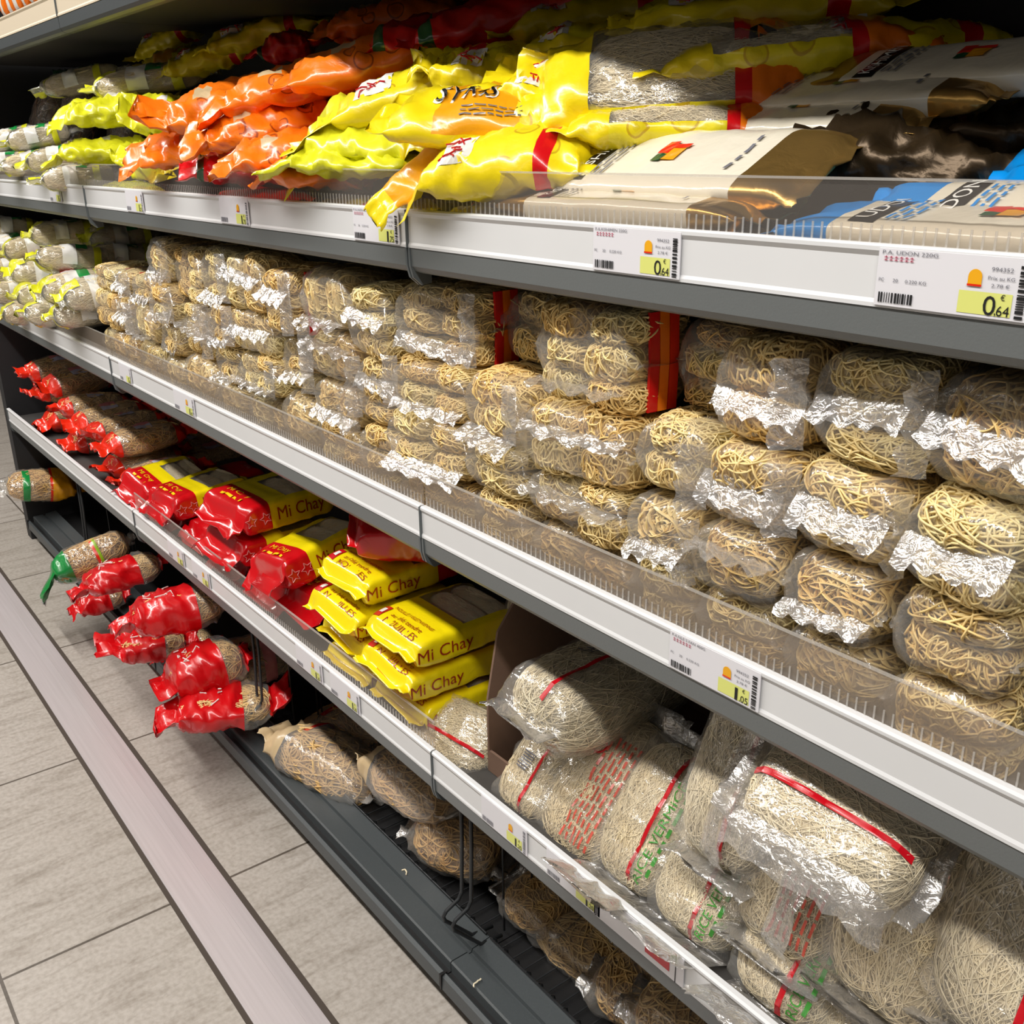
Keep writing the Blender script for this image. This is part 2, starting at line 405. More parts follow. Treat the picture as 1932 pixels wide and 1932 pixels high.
def basket(bay):
    """black wire tray that lies on the base shelf, its wire ends standing up along the ledge"""
    x0, x1 = BAYS[bay]; h = (x1 - x0) / 2 - 0.006
    s = empty('wire_tray', ((x0 + x1) / 2, 0, 0.074))
    tag(s, f'black wire tray lying on the base shelf of the {BAYNAME[bay]}', 'wire tray', 'black wire trays')
    MB().tube([(-h, 0.090, 0.0255), (h, 0.090, 0.0255)], 0.0024).tube([(-h, 0.44, 0.004), (h, 0.44, 0.004)], 0.0024).build('rim', M['wire'], s, smooth=True)
    mb = MB(); n = int(2 * h / 0.0295)
    for i in range(n):
        x = -h + 0.01 + i * 0.0295
        mb.tube([(x, 0.086, 0.034), (x, 0.094, 0.028), (x, 0.099, 0.004), (x, 0.44, 0.003)], 0.0013, 4)
    mb.build('cross_wires', M['wire'], s)
for bay in range(2): basket(bay)

def divider(x, label, y0=0.055, tilt=0.0):
    """wire divider between base shelf and lower shelf: double front rod with a kick towards the aisle"""
    s = empty('wire_divider', (x, y0, 0.10)); tag(s, label, 'divider', 'wire dividers of the base shelf')
    for k, dx in enumerate((-0.013, 0.013)):
        MB().tube([(dx, 0.006, 0.33), (dx, 0.005, 0.20), (dx, 0.001, 0.092), (dx, -0.006, 0.080), (dx, -0.030, 0.070), (dx, -0.036, 0.062), (dx, -0.033, 0.052), (dx, 0.018, -0.006), (dx, 0.06, -0.012)], 0.0032, 8).build('front_rod', M['wire'], s, smooth=True)
    for yy in (0.075, 0.135, 0.145, 0.20, 0.26):
        MB().tube([(0, yy, 0.33), (0, yy, -0.02)], 0.0019, 6).build('bar', M['wire'], s, smooth=True)
    MB().tube([(0, 0.0, 0.32), (0, 0.28, 0.32)], 0.0022, 6).build('top_wire', M['wire'], s, smooth=True)
divider(at(878, 1660, 0.055).x, 'black wire divider nearest the camera, with two bent front rods')
divider(at(486, 1290, 0.055).x, 'black wire divider beside the red crinkled bags of the base shelf')
divider(at(150, 950, 0.03).x, 'black wire divider between the two green-printed bags of the base shelf', 0.03)

# ------------------------------------------------------------------ price labels in the strips
def price_label(px, py, lev, w, euro, cents, label, full=True, name1='', hgt=0.040, sun=True, pink=True):
    z0 = LEVELS[lev] - 0.044 + 0.0020
    p = at(px, py, -0.001)
    s = empty('price_label', (p.x, -0.0055, z0)); tag(s, label, 'price label', 'price labels in the shelf strips')
    y = 0.0; k = w / 0.112
    def P(u, v, e=0.0): return (u * w, -e, v * hgt)      # u -0.5..0.5, v 0..1
    c = MB().box(-w / 2, w / 2, 0.0, 0.0012, 0.0, hgt).build('card', M['card'], s)
    MB().quad(P(0.07, 0.05, .0003), P(0.40, 0.05, .0003), P(0.40, 0.42, .0003), P(0.07, 0.42, .0003)).build('price_field', M['label_yellow'], s)
    mb = MB()
    put_text(mb, euro, lambda a, b: (w * 0.27 + a, -.0007, hgt * 0.21 + b), 0.0085 * k if euro != '1' else 0.0034 * k, hgt * 0.32)
    put_text(mb, cents, lambda a, b: (w * 0.355 + a, -.0007, hgt * 0.14 + b), 0.0085 * k, hgt * 0.17)
    put_text(mb, '€', lambda a, b: (w * 0.345 + a, -.0007, hgt * 0.36 + b), 0.003 * k, hgt * 0.10)
    put_text(mb, ',', lambda a, b: (w * 0.31 + a, -.0007, hgt * 0.07 + b), 0.001 * k, hgt * 0.06)
    mb.build('price', M['ink'], s)
    rnd = random.Random(int(px))
    bc = MB()
    u = -0.47
    while u < -0.24:
        wd = rnd.choice((0.006, 0.012, 0.016)); bc.quad(P(u, 0.06, .0006), P(u + wd, 0.06, .0006), P(u + wd, 0.24, .0006), P(u, 0.24, .0006)); u += wd + rnd.choice((0.006, 0.011))
    bc.build('barcode', M['greyink'] if not full else M['ink'], s)
    bc = MB(); v = 0.04
    while v < 0.86:
        wd = rnd.choice((0.02, 0.035, 0.05)); bc.quad(P(0.425, v, .0006), P(0.475, v, .0006), P(0.475, v + wd, .0006), P(0.425, v + wd, .0006)); v += wd + rnd.choice((0.018, 0.035))
    bc.build('side_barcode', M['greyink'] if not full else M['ink'], s)
    if sun:
        sb = MB(); n = 14; R = 0.0048 * k
        pts = [(w * 0.16 + R * math.cos(PI * i / n), -.0006, hgt * 0.66 + R * math.sin(PI * i / n)) for i in range(n + 1)]
        pts += [(w * 0.16 - R, -.0006, hgt * 0.52), (w * 0.16 + R, -.0006, hgt * 0.52)]
        sb.add(pts, [tuple(range(len(pts)))])
        sb.build('sun_emblem', M['sun'], s)
        rb = MB().quad(P(0.115, 0.50, .0008), P(0.205, 0.50, .0008), P(0.205, 0.535, .0008), P(0.115, 0.535, .0008)); rb.build('emblem_foot', M['scarlet'], s)
    if full:
        tx = MB()
        if name1: put_text(tx, name1, lambda a, b: (-w * 0.28 + a, -.0006, hgt * 0.94 + b), w * 0.38, hgt * 0.065)
        for q, u0 in (('PC', -0.46), ('20', -0.36), ('0.220 KG', -0.22)): put_text(tx, q, lambda a, b, u0=u0: (w * u0 + a, -.0006, hgt * 0.46 + b), w * 0.018 * len(q), hgt * 0.06)
        put_text(tx, '994352', lambda a, b: (w * 0.32 + a, -.0006, hgt * 0.80 + b), w * 0.13, hgt * 0.07)
        put_text(tx, 'Prix au KG', lambda a, b: (w * 0.32 + a, -.0006, hgt * 0.66 + b), w * 0.16, hgt * 0.06)
        put_text(tx, '2.78 €', lambda a, b: (w * 0.32 + a, -.0006, hgt * 0.54 + b), w * 0.11, hgt * 0.06)
        tx.build('print', M['greyink'], s)
        pk = MB()
        for i in range(6):
            u = -0.455 + i * 0.036
            pk.quad(P(u, .80, .0006), P(u + .026, .80, .0006), P(u + .026, .815, .0006), P(u, .815, .0006)); pk.quad(P(u, .85, .0006), P(u + .026, .85, .0006), P(u + .026, .865, .0006), P(u, .865, .0006))
            pk.quad(P(u + .010, .79, .0006), P(u + .016, .79, .0006), P(u + .016, .88, .0006), P(u + .010, .88, .0006))
        pk.build('pink_print', M['pinkink'], s)
    return s
price_label(1796, 545, 'A', 0.112, '0', '64', 'price label reading 0,64 in the upper strip, under the blue-ended packs', name1='P.A. UDON 220G')
price_label(1204, 470, 'A', 0.112, '0', '64', 'price label reading 0,64 in the upper strip, under the gold packs', name1='P.A.KISHIMEN 220G')
price_label(713, 412, 'A', 0.112, '1', '75', 'price label reading 1,75 in the upper strip just before the bay joint', name1='P.A.NOUILLES')
price_label(446, 398, 'A', 0.112, '1', '75', 'price label in the upper strip under the orange bags', full=False)
price_label(258, 382, 'A', 0.10, '1', '75', 'price label in the upper strip right after the second bay joint', full=False)
price_label(107, 362, 'A', 0.10, '1', '75', 'faint price label in the upper strip of the farthest bay', full=False, sun=False)
price_label(1350, 1265, 'B', 0.112, '1', '05', 'price label reading 1,05 in the middle strip under the noodle nests', name1='P.A.NLE 5 FAN 400G')
price_label(352, 768, 'B', 0.11, '1', '05', 'small price label in the middle strip of the second bay, above the red bags', full=False)
price_label(240, 706, 'B', 0.08, '1', '05', 'faded price label in the middle strip just right of the second bay joint', full=False, sun=False)
for q in ((338, 1062, 'pale price label in the lower strip under the red packs'), (385, 1102, 'pale price label in the lower strip below the red starred pack'),
          (588, 1262, 'price label in the lower strip under the yellow packs, first of two'), (655, 1312, 'price label in the lower strip under the yellow packs, second of two'),
          (955, 1560, 'price label in the lower strip beneath the bag with red lettering'), (1085, 1672, 'price label in the lower strip beside the torn clear bag tip')):
    price_label(q[0], q[1], 'C', 0.10, '1', '20', q[2], full=False)

def origin_card():
    p0 = at(1205, 1770, -0.002); z0 = LEVELS['C'] - 0.043
    s = empty('origin_card', (p0.x, -0.0055, z0)); tag(s, 'white origin card with a small red flag in the lower strip', 'card')
    w, h = 0.145, 0.040
    MB().box(-w / 2, w / 2, 0, 0.0012, 0, h).build('card', M['card'], s)
    mb = MB(); put_text(mb, 'Origine :', lambda a, b: (-w * 0.28 + a, -.0006, h * 0.62 + b), 0.036, 0.009); mb.build('lettering', M['ink'], s)
    fl = MB().quad((0.014, -.0005, .008), (0.052, -.0005, .008), (0.052, -.0005, .032), (0.014, -.0005, .032)).build('flag', mat_plain('flag_red', lin(205, 70, 76), 0.5), s)
    st = MB(); pts = []
    for i in range(10):
        r = 0.006 if i % 2 == 0 else 0.0024; a = PI / 2 + i * PI / 5; pts.append((0.033 + r * math.cos(a), -.001, 0.020 + r * math.sin(a)))
    st.add(pts, [tuple(range(10))]); st.build('star', M['sun'], fl)
    MB().box(-w / 2 + .002, -w / 2 + .003, -.0006, 0, 0.0, h).box(w / 2 - .012, w / 2 - .011, -.0006, 0, 0, h).build('rule', M['ink'], s)
origin_card()

# ------------------------------------------------------------------ light: a fluorescent line over the aisle, an added fill and the bright shop around
def area(name, loc, sx, sy, power, col=(1.0, 0.95, 0.88), rot=(0, 0, 0)):
    l = bpy.data.lights.new(name, 'AREA'); l.shape = 'RECTANGLE'; l.size = sx; l.size_y = sy; l.energy = power; l.color = col
    o = bpy.data.objects.new(name, l); COL.objects.link(o); o.location = loc; o.rotation_euler = rot
    return o
o = MB().box(-7, 1.5, -3.0, 1.2, 3.0, 3.05).build('ceiling', mat_plain('ceiling_white', lin(225, 222, 216), 0.8)); tag(o, kind='structure')
o = MB().box(-7, 1.5, 1.15, 1.2, 0.0, 3.0).build('wall_rear', mat_plain('wall_grey', lin(120, 116, 110), 0.8)); tag(o, kind='structure')
area('aisle_tube_light', (-2.2, -1.1, 2.9), 7.5, 0.14, 172, (1.0, 0.965, 0.92))
area('fill_light', (-2.2, -3.4, 2.9), 7.5, 0.3, 22)  # added fill for the upright faces and shelf backs, no known lamp
w = bpy.data.worlds.new('shop'); S.world = w; w.use_nodes = True
bg = w.node_tree.nodes['Background']; bg.inputs[0].default_value = (1.0, 0.93, 0.85, 1); bg.inputs[1].default_value = 0.085
S.view_settings.view_transform = 'Standard'; S.view_settings.look = 'None'; S.view_settings.gamma = 1.0; S.view_settings.exposure = 0.06
S.view_settings.use_curve_mapping = False
S.cycles.transparent_max_bounces = 24; S.cycles.max_bounces = 6; S.cycles.diffuse_bounces = 3; S.cycles.glossy_bounces = 2; S.cycles.transmission_bounces = 2
S.cycles.caustics_reflective = False; S.cycles.caustics_refractive = False
# ------------------------------------------------------------------ noodles: strands laid over a rounded block
def sgnpow(v, e): return math.copysign(abs(v) ** e, v)

def strand_block(name, mat, a, b, c, p, n, seg, step, rad, sides=4, seed=1, along=0.0, turn=1.0, jit=0.003, core=0.9, swirl=0.0):
    rnd = random.Random(seed); mb = MB()
    def proj(q, k=1.0):
        f = (abs(q.x / a) ** p + abs(q.y / b) ** p + abs(q.z / c) ** p) ** (1.0 / p)
        return q / max(f, 1e-6) * k
    def normal(q):
        g = Vector((sgnpow(q.x / a, p - 1) / a, sgnpow(q.y / b, p - 1) / b, sgnpow(q.z / c, p - 1) / c))
        return g.normalized() if g.length > 1e-9 else Vector((0, 0, 1))
    vs, fs = [], []
    nu, nv = 18, 12
    for i in range(nu + 1):
        th = PI * i / nu
        for j in range(nv):
            ph = 2 * PI * j / nv
            d = Vector((math.cos(th) * a, math.sin(th) * math.cos(ph) * b, math.sin(th) * math.sin(ph) * c))
            vs.append(proj(d, core))
    for i in range(nu):
        for j in range(nv):
            fs.append((i * nv + j, (i + 1) * nv + j, (i + 1) * nv + (j + 1) % nv, i * nv + (j + 1) % nv))
    mb.add(vs, fs, 0)
    for s in range(n):
        q = Vector((rnd.uniform(-a, a), rnd.uniform(-b, b), rnd.uniform(-c, c)))
        ax = rnd.random()
        if ax < 0.4: q.z = c * rnd.choice((-1, 1))
        elif ax < 0.75: q.y = b * rnd.choice((-1, 1))
        else: q.x = a * rnd.choice((-1, 1))
        lv = 1.0 + rnd.uniform(-0.5, 1.0) * jit / min(a, b, c)
        q = proj(q, lv); nn = normal(q)
        h = Vector((rnd.gauss(0, 1), rnd.gauss(0, 1), rnd.gauss(0, 1)))
        if along and rnd.random() < 0.9: h = Vector((rnd.choice((-1, 1)), rnd.gauss(0, .25), rnd.gauss(0, .25)))
        h = (h - nn * h.dot(nn)); h = h.normalized() if h.length > 1e-6 else nn.orthogonal()
        kap = rnd.gauss(0, 1) * turn
        pts = []
        for k in range(seg):
            pts.append(q.copy())
            kap = kap * 0.92 + rnd.gauss(0, 0.45) * turn
            h = Matrix.Rotation(kap * step * 60, 3, nn) @ h
            if swirl:
                tq = Vector((-q.y / b, q.x / a, 0)); h = h + tq * swirl
            if along:
                d = Vector((1 if h.x > 0 else -1, 0, 0)); h = (h + d * along * 0.15)
            q = proj(q + h * step, lv + 0.25 * jit / min(a, b, c) * math.sin(k * 0.9 + s)); n2 = normal(q)
            h = h - n2 * h.dot(n2); h = h.normalized() if h.length > 1e-6 else n2.orthogonal()
            nn = n2
        mb.tube(pts, rad, sides)
    return mb.mesh(name, mat, True)

def loose_pts(rnd, n, L):
    q = Vector((0, 0, 0)); h = Vector((rnd.gauss(0, 1), rnd.gauss(0, 1), 0)).normalized(); out = []
    for i in range(n):
        out.append(q.copy()); h = Matrix.Rotation(rnd.gauss(0, .5), 3, 'Z') @ h; q = q + h * L / n
    return out

NEST = [strand_block('noodle_nest', M['nest'], 0.050, 0.046, 0.0175, 3.6, 190, 22, 0.0052, 0.00105, 4, 100 + i, 0, 1.1, 0.0020, 0.945) for i in range(6)]
SWIRL = [strand_block('noodle_nest', M['nest'], 0.050, 0.046, 0.0175, 3.0, 180, 24, 0.0052, 0.00105, 4, 130 + i, 0, 0.9, 0.0022, 0.94, 0.28) for i in range(3)]
HANK = [strand_block('rice_noodle_hank', M['hair'], 0.090, 0.044, 0.034, 3.3, 520, 28, 0.0078, 0.00048, 3, 200 + i, 1.6, 0.34, 0.0018, 0.97) for i in range(4)]
HANKT = [strand_block('noodle_coil', M['tan'], 0.090, 0.044, 0.034, 2.8, 190, 26, 0.0078, 0.0013, 4, 230 + i, 0.7, 0.5, 0.003, 0.94) for i in range(2)]
HANKB = [strand_block('noodle_coil', M['brown'], 0.090, 0.044, 0.034, 2.8, 110, 24, 0.0078, 0.0014, 4, 240 + i, 0.3, 0.8, 0.0035, 0.92) for i in range(1)]

# ------------------------------------------------------------------ bags
class Bag:
    """a filled pouch: length along X, seals (flat fins) at both ends"""
    def __init__(s, a, b, c, fins=(0.02, 0.02), pw=2.4, px=4.0, fw=0.95, crinkle=0.003, seed=0, pleat=0.004, freq=26.0, bend=0.0, droop=(0, 0), twist=0.0, zig=True):
        s.a, s.b, s.c, s.fins, s.pw, s.px, s.fw, s.cr, s.pl, s.fr, s.bend, s.droop, s.twist, s.zig = a, b, c, fins, pw, px, fw, crinkle, pleat, freq, bend, droop, twist, zig
        rnd = random.Random(seed); s.off = Vector((rnd.uniform(-50, 50), rnd.uniform(-50, 50), rnd.uniform(-50, 50))); s.ph = rnd.uniform(0, 6)
    def half(s, x):
        k = min(1.0, abs(x) / s.a); e = (1 - k ** s.px) ** 0.5 if k < 1 else 0.0
        return s.b * (s.fw + (1 - s.fw) * e), max(0.0006, s.c * e), k
    def pt(s, x, y, z, k):
        q = Vector((x, y, z))
        w, h, _ = s.half(x)
        r = Vector((0, y / max(s.b, 1e-6), z / max(s.c, 1e-6)))
        n1 = noise.noise(q * s.fr + s.off); n2 = noise.noise(q * s.fr * 2.3 + s.off * 1.7)
        n3 = noise.noise(q * s.fr * 0.55 + s.off * .6); d = (abs(n1) - 0.2) * 1.5 + (abs(n2) - 0.2) * 0.9 + (abs(n3) - 0.2) * 1.0
        if r.length > 1e-6: q = q - r.normalized() * d * s.cr * 1.6
        e = k ** 5
        if s.pl:
            q.z += s.pl * e * math.sin(y / s.b * 9 + s.ph + 2 * n1) * (0.6 + 0.4 * n2)
            q.x += s.pl * 0.5 * e * n2
        if abs(x) > s.a:                                     # seals flop up or down
            ex = abs(x) - s.a; dr = s.droop[0 if x < 0 else 1]
            q.z += dr * ex + s.pl * 1.2 * noise.noise(Vector((x * 30, y * 18, 0)) + s.off)
            q.x -= math.copysign(min(0.5, abs(dr) * 0.25) * ex, x)
        if s.bend: q.z += s.bend * ((x / s.a) ** 2 - 0.33)
        if s.twist:
            t = s.twist * x / s.a; q = Vector((q.x, q.y * math.cos(t) - q.z * math.sin(t), q.y * math.sin(t) + q.z * math.cos(t)))
        return q
    def top(s, x, y, lift=0.0012, side=1):
        w, h, k = s.half(x)
        f = max(0.0, 1 - min(1, abs(y) / w) ** s.pw) ** (1 / s.pw)
        q = s.pt(x, y, side * h * f, k); q.z += side * lift
        return q
    def mesh(s, name, mats, zone=None, nu=44, nt=30, smooth=True):
        f0, f1 = s.fins; xs = []
        nf = 4
        if f0: xs += [-s.a - f0 * (1 - i / nf) for i in range(nf)]
        xs += [-s.a * math.cos(PI * i / nu) * (1 if 0 < i < nu else 0.9995) for i in range(nu + 1)] if s.px < 5 else [-s.a + 2 * s.a * i / nu for i in range(nu + 1)]
        if f1: xs += [s.a + f1 * (i + 1) / nf for i in range(nf)]
        vs, fs, ms = [], [], []
        for ix, x in enumerate(xs):
            w, h, k = s.half(x)
            tip = abs(x) > s.a and ix in (0, len(xs) - 1) and s.zig
            for j in range(nt):
                t = 2 * PI * (j + 0.5) / nt; ct, st = math.cos(t), math.sin(t)
                y = w * sgnpow(ct, 2 / s.pw); z = h * sgnpow(st, 2 / s.pw)
                xx = x
                if tip: xx += math.copysign(0.0016, x) * (1 if int((y / s.b + 1) * 14) % 2 else -1)
                vs.append(s.pt(xx, y, z, k))
        nx = len(xs)
        for i in range(nx - 1):
            xc = (xs[i] + xs[i + 1]) / 2
            for j in range(nt):
                j2 = (j + 1) % nt
                fs.append((i * nt + j, i * nt + j2, (i + 1) * nt + j2, (i + 1) * nt + j))
                if zone:
                    t = 2 * PI * (j + 1) / nt; w, h, k = s.half(xc)
                    ms.append(zone(xc / s.a, sgnpow(math.cos(t), 2 / s.pw), math.sin(t)))
                else: ms.append(0)
        fs.append(tuple(range(nt - 1, -1, -1))); ms.append(ms[0]); fs.append(tuple((nx - 1) * nt + j for j in range(nt))); ms.append(ms[nt * (nx - 2)])
        me = bpy.data.meshes.new(name); me.from_pydata(vs, [], fs)
        for m in mats: me.materials.append(m)
        me.polygons.foreach_set('material_index', ms); me.polygons.foreach_set('use_smooth', [smooth] * len(fs)); me.update()
        return me
    def text(s, mb, txt, x, y, w, h, rot=0.0, side=1, mi=0, shear=0.0, lift=0.0014):
        ca, sa = math.cos(rot), math.sin(rot)
        put_text(mb, txt, lambda u, v: s.top(x + u * ca - v * sa, y + u * sa + v * ca, lift, side), w, h, mi, shear)
    def patch(s, mb, x0, x1, y0, y1, n=6, lift=0.0008, side=1, mi=0):
        vs = [s.top(x0 + (x1 - x0) * i / n, y0 + (y1 - y0) * j / n, lift, side) for i in range(n + 1) for j in range(n + 1)]
        fs = [(i * (n + 1) + j, (i + 1) * (n + 1) + j, (i + 1) * (n + 1) + j + 1, i * (n + 1) + j + 1) for i in range(n) for j in range(n)]
        mb.add(vs, fs, mi)

def word_bars(bag, mb, x, y, w, h, rot=0.0, n=5, seed=0, side=1, lift=0.0018):
    """a line of print too small to read: short dashes of word length"""
    rnd = random.Random(seed); ca, sa = math.cos(rot), math.sin(rot); u = -w / 2; 
    while u < w / 2 - h:
        l = min(w / 2 - u, w / n * rnd.uniform(.5, 1.3)); k = max(2, int(l / 0.006))
        vs = []
        for i in range(k + 1):
            for v in (-h / 2, h / 2):
                a = u + l * i / k; vs.append(bag.top(x + a * ca - v * sa, y + a * sa + v * ca, lift, side))
        mb.add(vs, [(2 * i, 2 * i + 2, 2 * i + 3, 2 * i + 1) for i in range(k)])
        u += l + h * 1.2

def spot(px, py, y, yaw=0, pitch=0, roll=0):
    """place + orientation: yaw about the vertical (0 = along the shelf, 90 = into it), pitch lifts the +X end, roll about the length"""
    return (Vector(px) if isinstance(px, tuple) else at(px, py, y)), (Matrix.Rotation(math.radians(yaw), 3, 'Z') @ Matrix.Rotation(math.radians(-pitch), 3, 'Y') @ Matrix.Rotation(math.radians(roll), 3, 'X')).to_euler()

def thing(name, label, cat, group, px, py, y, yaw=0, pitch=0, roll=0):
    loc, rot = spot(px, py, y, yaw, pitch, roll)
    return tag(empty(name, loc, rot), label, cat, group)

_seed = [0]
def sd():
    _seed[0] += 1; return _seed[0]

# ---- snack-like printed pouches of the upper shelf
def pouch(style, label, px, py, y, yaw, pitch, roll, L, W, T, fins=(0.025, 0.025), crinkle=0.0035, pleat=0.006, droop=(0, 0), bend=0.0, group=None, twist=0.0, text=None):
    s = sd(); bag = Bag(L / 2, W / 2, T / 2, fins, 2.3, 3.4, 0.92, crinkle * 1.7, s, pleat, 26, bend, droop, twist)
    name = 'noodle_pouch'
    t = thing(name, label, 'pouch', group, px, py, y, yaw, pitch, roll)
    if style == 'yellow':
        mats = [M['chips_yellow'], M['yellow'], M['red'], M['white_print']]
        zone = lambda u, v, w: 2 if 0.50 < u < 0.63 and v < 0.35 else (1 if abs(u) > 0.92 or v < -0.75 else 0)
    elif style == 'amber':
        mats = [M['yellow'], M['amber'], M['red'], M['chips_yellow']]
        zone = lambda u, v, w: 2 if (0.70 < u < 0.80 and v < 0.5) else (1 if (-0.62 < u < 0.05 and w > 0.2) else (3 if u > 0.05 else 0))
    elif style == 'lime':
        mats = [M['lime'], M['white_print'], M['yellow']]
        zone = lambda u, v, w: 1 if (-0.25 < u < 0.05 and 0.1 < v < 0.7) else (2 if u > 0.9 else 0)
    elif style == 'orange':
        mats = [M['chips_orange'], M['orange'], M['tanlabel'], M['film_milky']]
        zone = lambda u, v, w: 2 if (-0.55 < u < -0.30 and -0.5 < v < 0.35 and w > 0) else (1 if u < -0.45 or u > 0.93 else 0)
    elif style == 'orangeback':
        mats = [M['orange'], M['tanlabel'], M['amber'], M['chips_orange']]
        zone = lambda u, v, w: 1 if (-0.3 < u < 0.25 and abs(v) < 0.5 and w > 0) else (2 if u > 0.55 and w > 0.3 else (3 if u < -0.9 else 0))
    elif style == 'flap':
        mats = [M['amber'], M['yellow']]
        zone = lambda u, v, w: 1 if u < -.8 else 0
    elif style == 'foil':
        mats = [M['foil_shaded']]; zone = lambda u, v, w: 0
    elif style == 'red':
        mats = [M['red'], M['scarlet'], M['darkgreen']]
        zone = lambda u, v, w: 2 if (-0.95 < u < -0.8) else (1 if u > 0.5 else 0)
    elif style == 'window':
        mats = [M['film'], M['chips_yellow'], M['orange'], M['red'], M['yellow']]
        zone = lambda u, v, w: 4 if u < -0.62 else (2 if u > 0.62 else (3 if u > 0.50 else (1 if (v < -0.84 and w < .5) or v > 0.95 or w < 0 else 0)))
    link('pouch', bag.mesh('pouch', mats, zone), t)
    if style == 'window':
        link('noodle_bundle', HANK[s % 4], t, scale=(L * 0.33 / 0.09, W * 0.40 / 0.044, T * 0.40 / 0.034))
    if style == 'yellow':
        mb = MB(); bag.patch(mb, -L * .36, -L * .16, -W * .38, W * .02); mb.build('badge', M['white_print'], t)
        mb = MB(); rnd = random.Random(s)
        for k in range(9):
            x = -L * .26 + rnd.uniform(-.07, .07) * L; yy = -W * .18 + rnd.uniform(-.13, .13) * W; r = rnd.uniform(0, PI)
            dx, dy = math.cos(r) * .008, math.sin(r) * .008
            mb.tube([bag.top(x - dx, yy - dy, .002), bag.top(x, yy + .002, .002), bag.top(x + dx, yy + dy, .002)], .0011, 4)
        mb.build('badge_print', M['redprint'], t)
    if text == 'word':
        mb = MB(); bag.text(mb, 'SYRIS', -L * .20, -W * .02, L * .27, W * .26, 0, 1, 0, .3, .0016); mb.build('lettering_edge', M['white_print'], t)
        mb = MB(); bag.text(mb, 'SYRIS', -L * .20, -W * .02, L * .25, W * .21, 0, 1, 0, .3, .003); mb.build('lettering', M['black_print'], t)
        mb = MB(); bag.patch(mb, L * .02, L * .36, -W * .05, W * .12, 8); mb.build('band', M['redprint'], t)
        mb = MB(); bag.patch(mb, L * .08, L * .24, W * .06, W * .17, 6, .0022); mb.build('sticker', M['white_print'], t)
        mb = MB(); 
        for k in range(3):
            mb = MB(); word_bars(bag, mb, -L * .08, -W * (.28 + .05 * k), L * .24, W * .014, 0, 6, k); mb.build('print_line', M['greyink'], t)
    if text == 'oval':
        mb = MB(); n = 16
        pts = [bag.top(L * .36 + L * .07 * math.cos(2 * PI * i / n), W * .08 + W * .2 * math.sin(2 * PI * i / n), .002) for i in range(n)]
        mb.add(pts, [tuple(range(n))]); mb.build('oval_print', M['black_print'], t)
    return t

# ---- flat long packs with a paper band: gold or blue ends
def flatpack(col, label, px, py, y, yaw, pitch, roll, L=0.335, W=0.088, T=0.030, group=None, word='KISHIMEN', flip=1):
    s = sd(); bag = Bag(L / 2, W / 2, T / 2, (0.012, 0.012), 4.2, 7.0, 0.97, 0.0012, s, 0.006, 20)
    t = thing('flat_noodle_pack', label, 'noodle pack', group, px, py, y, yaw, pitch, roll)
    zone = lambda u, v, w: 1 if abs(u) < 0.70 else 0
    link('wrapper', bag.mesh('wrapper', [M[col], M['cream']], zone), t)
    mb = MB(); bag.patch(mb, -L * .30, -L * .235, -W * .42, W * .42, 8); mb.build('title_block', M['black_print'], t)
    mb = MB(); bag.text(mb, word, -L * .267, 0, W * .76, L * .038, PI / 2, 1, 0, 0, .0022); mb.build('lettering', M['whiteink'], t)
    mb = MB()
    for k in range(3):
        mb = MB(); word_bars(bag, mb, -L * (.215 - .020 * k), 0, W * .7, L * .008, PI / 2, 5, k); mb.build('print_line', M['greyink'] if col == 'gold' else M['blue'], t)
    mb = MB(); word_bars(bag, mb, L * .27, 0, W * .5, L * .012, PI / 2, 4, 7); mb.build('print_line', M['greyink'] if col == 'gold' else M['blue'], t)
    mb = MB(); bag.patch(mb, -L * .01, L * .05, -W * .12, W * .10, 4, .0014); p = mb.build('picture', M['amber'], t)
    mb = MB(); bag.patch(mb, -L * .04, L * .0, -W * .02, W * .17, 4, .0016); bag.patch(mb, L * .0, L * .06, W * .06, W * .12, 4, .0018); mb.build('picture', M['scarlet'], t)
    mb = MB(); bag.patch(mb, -L * .035, L * .0, -W * .14, -W * .03, 4, .0016); mb.build('picture', M['darkgreen'], t)
    # front side line of print
    return t

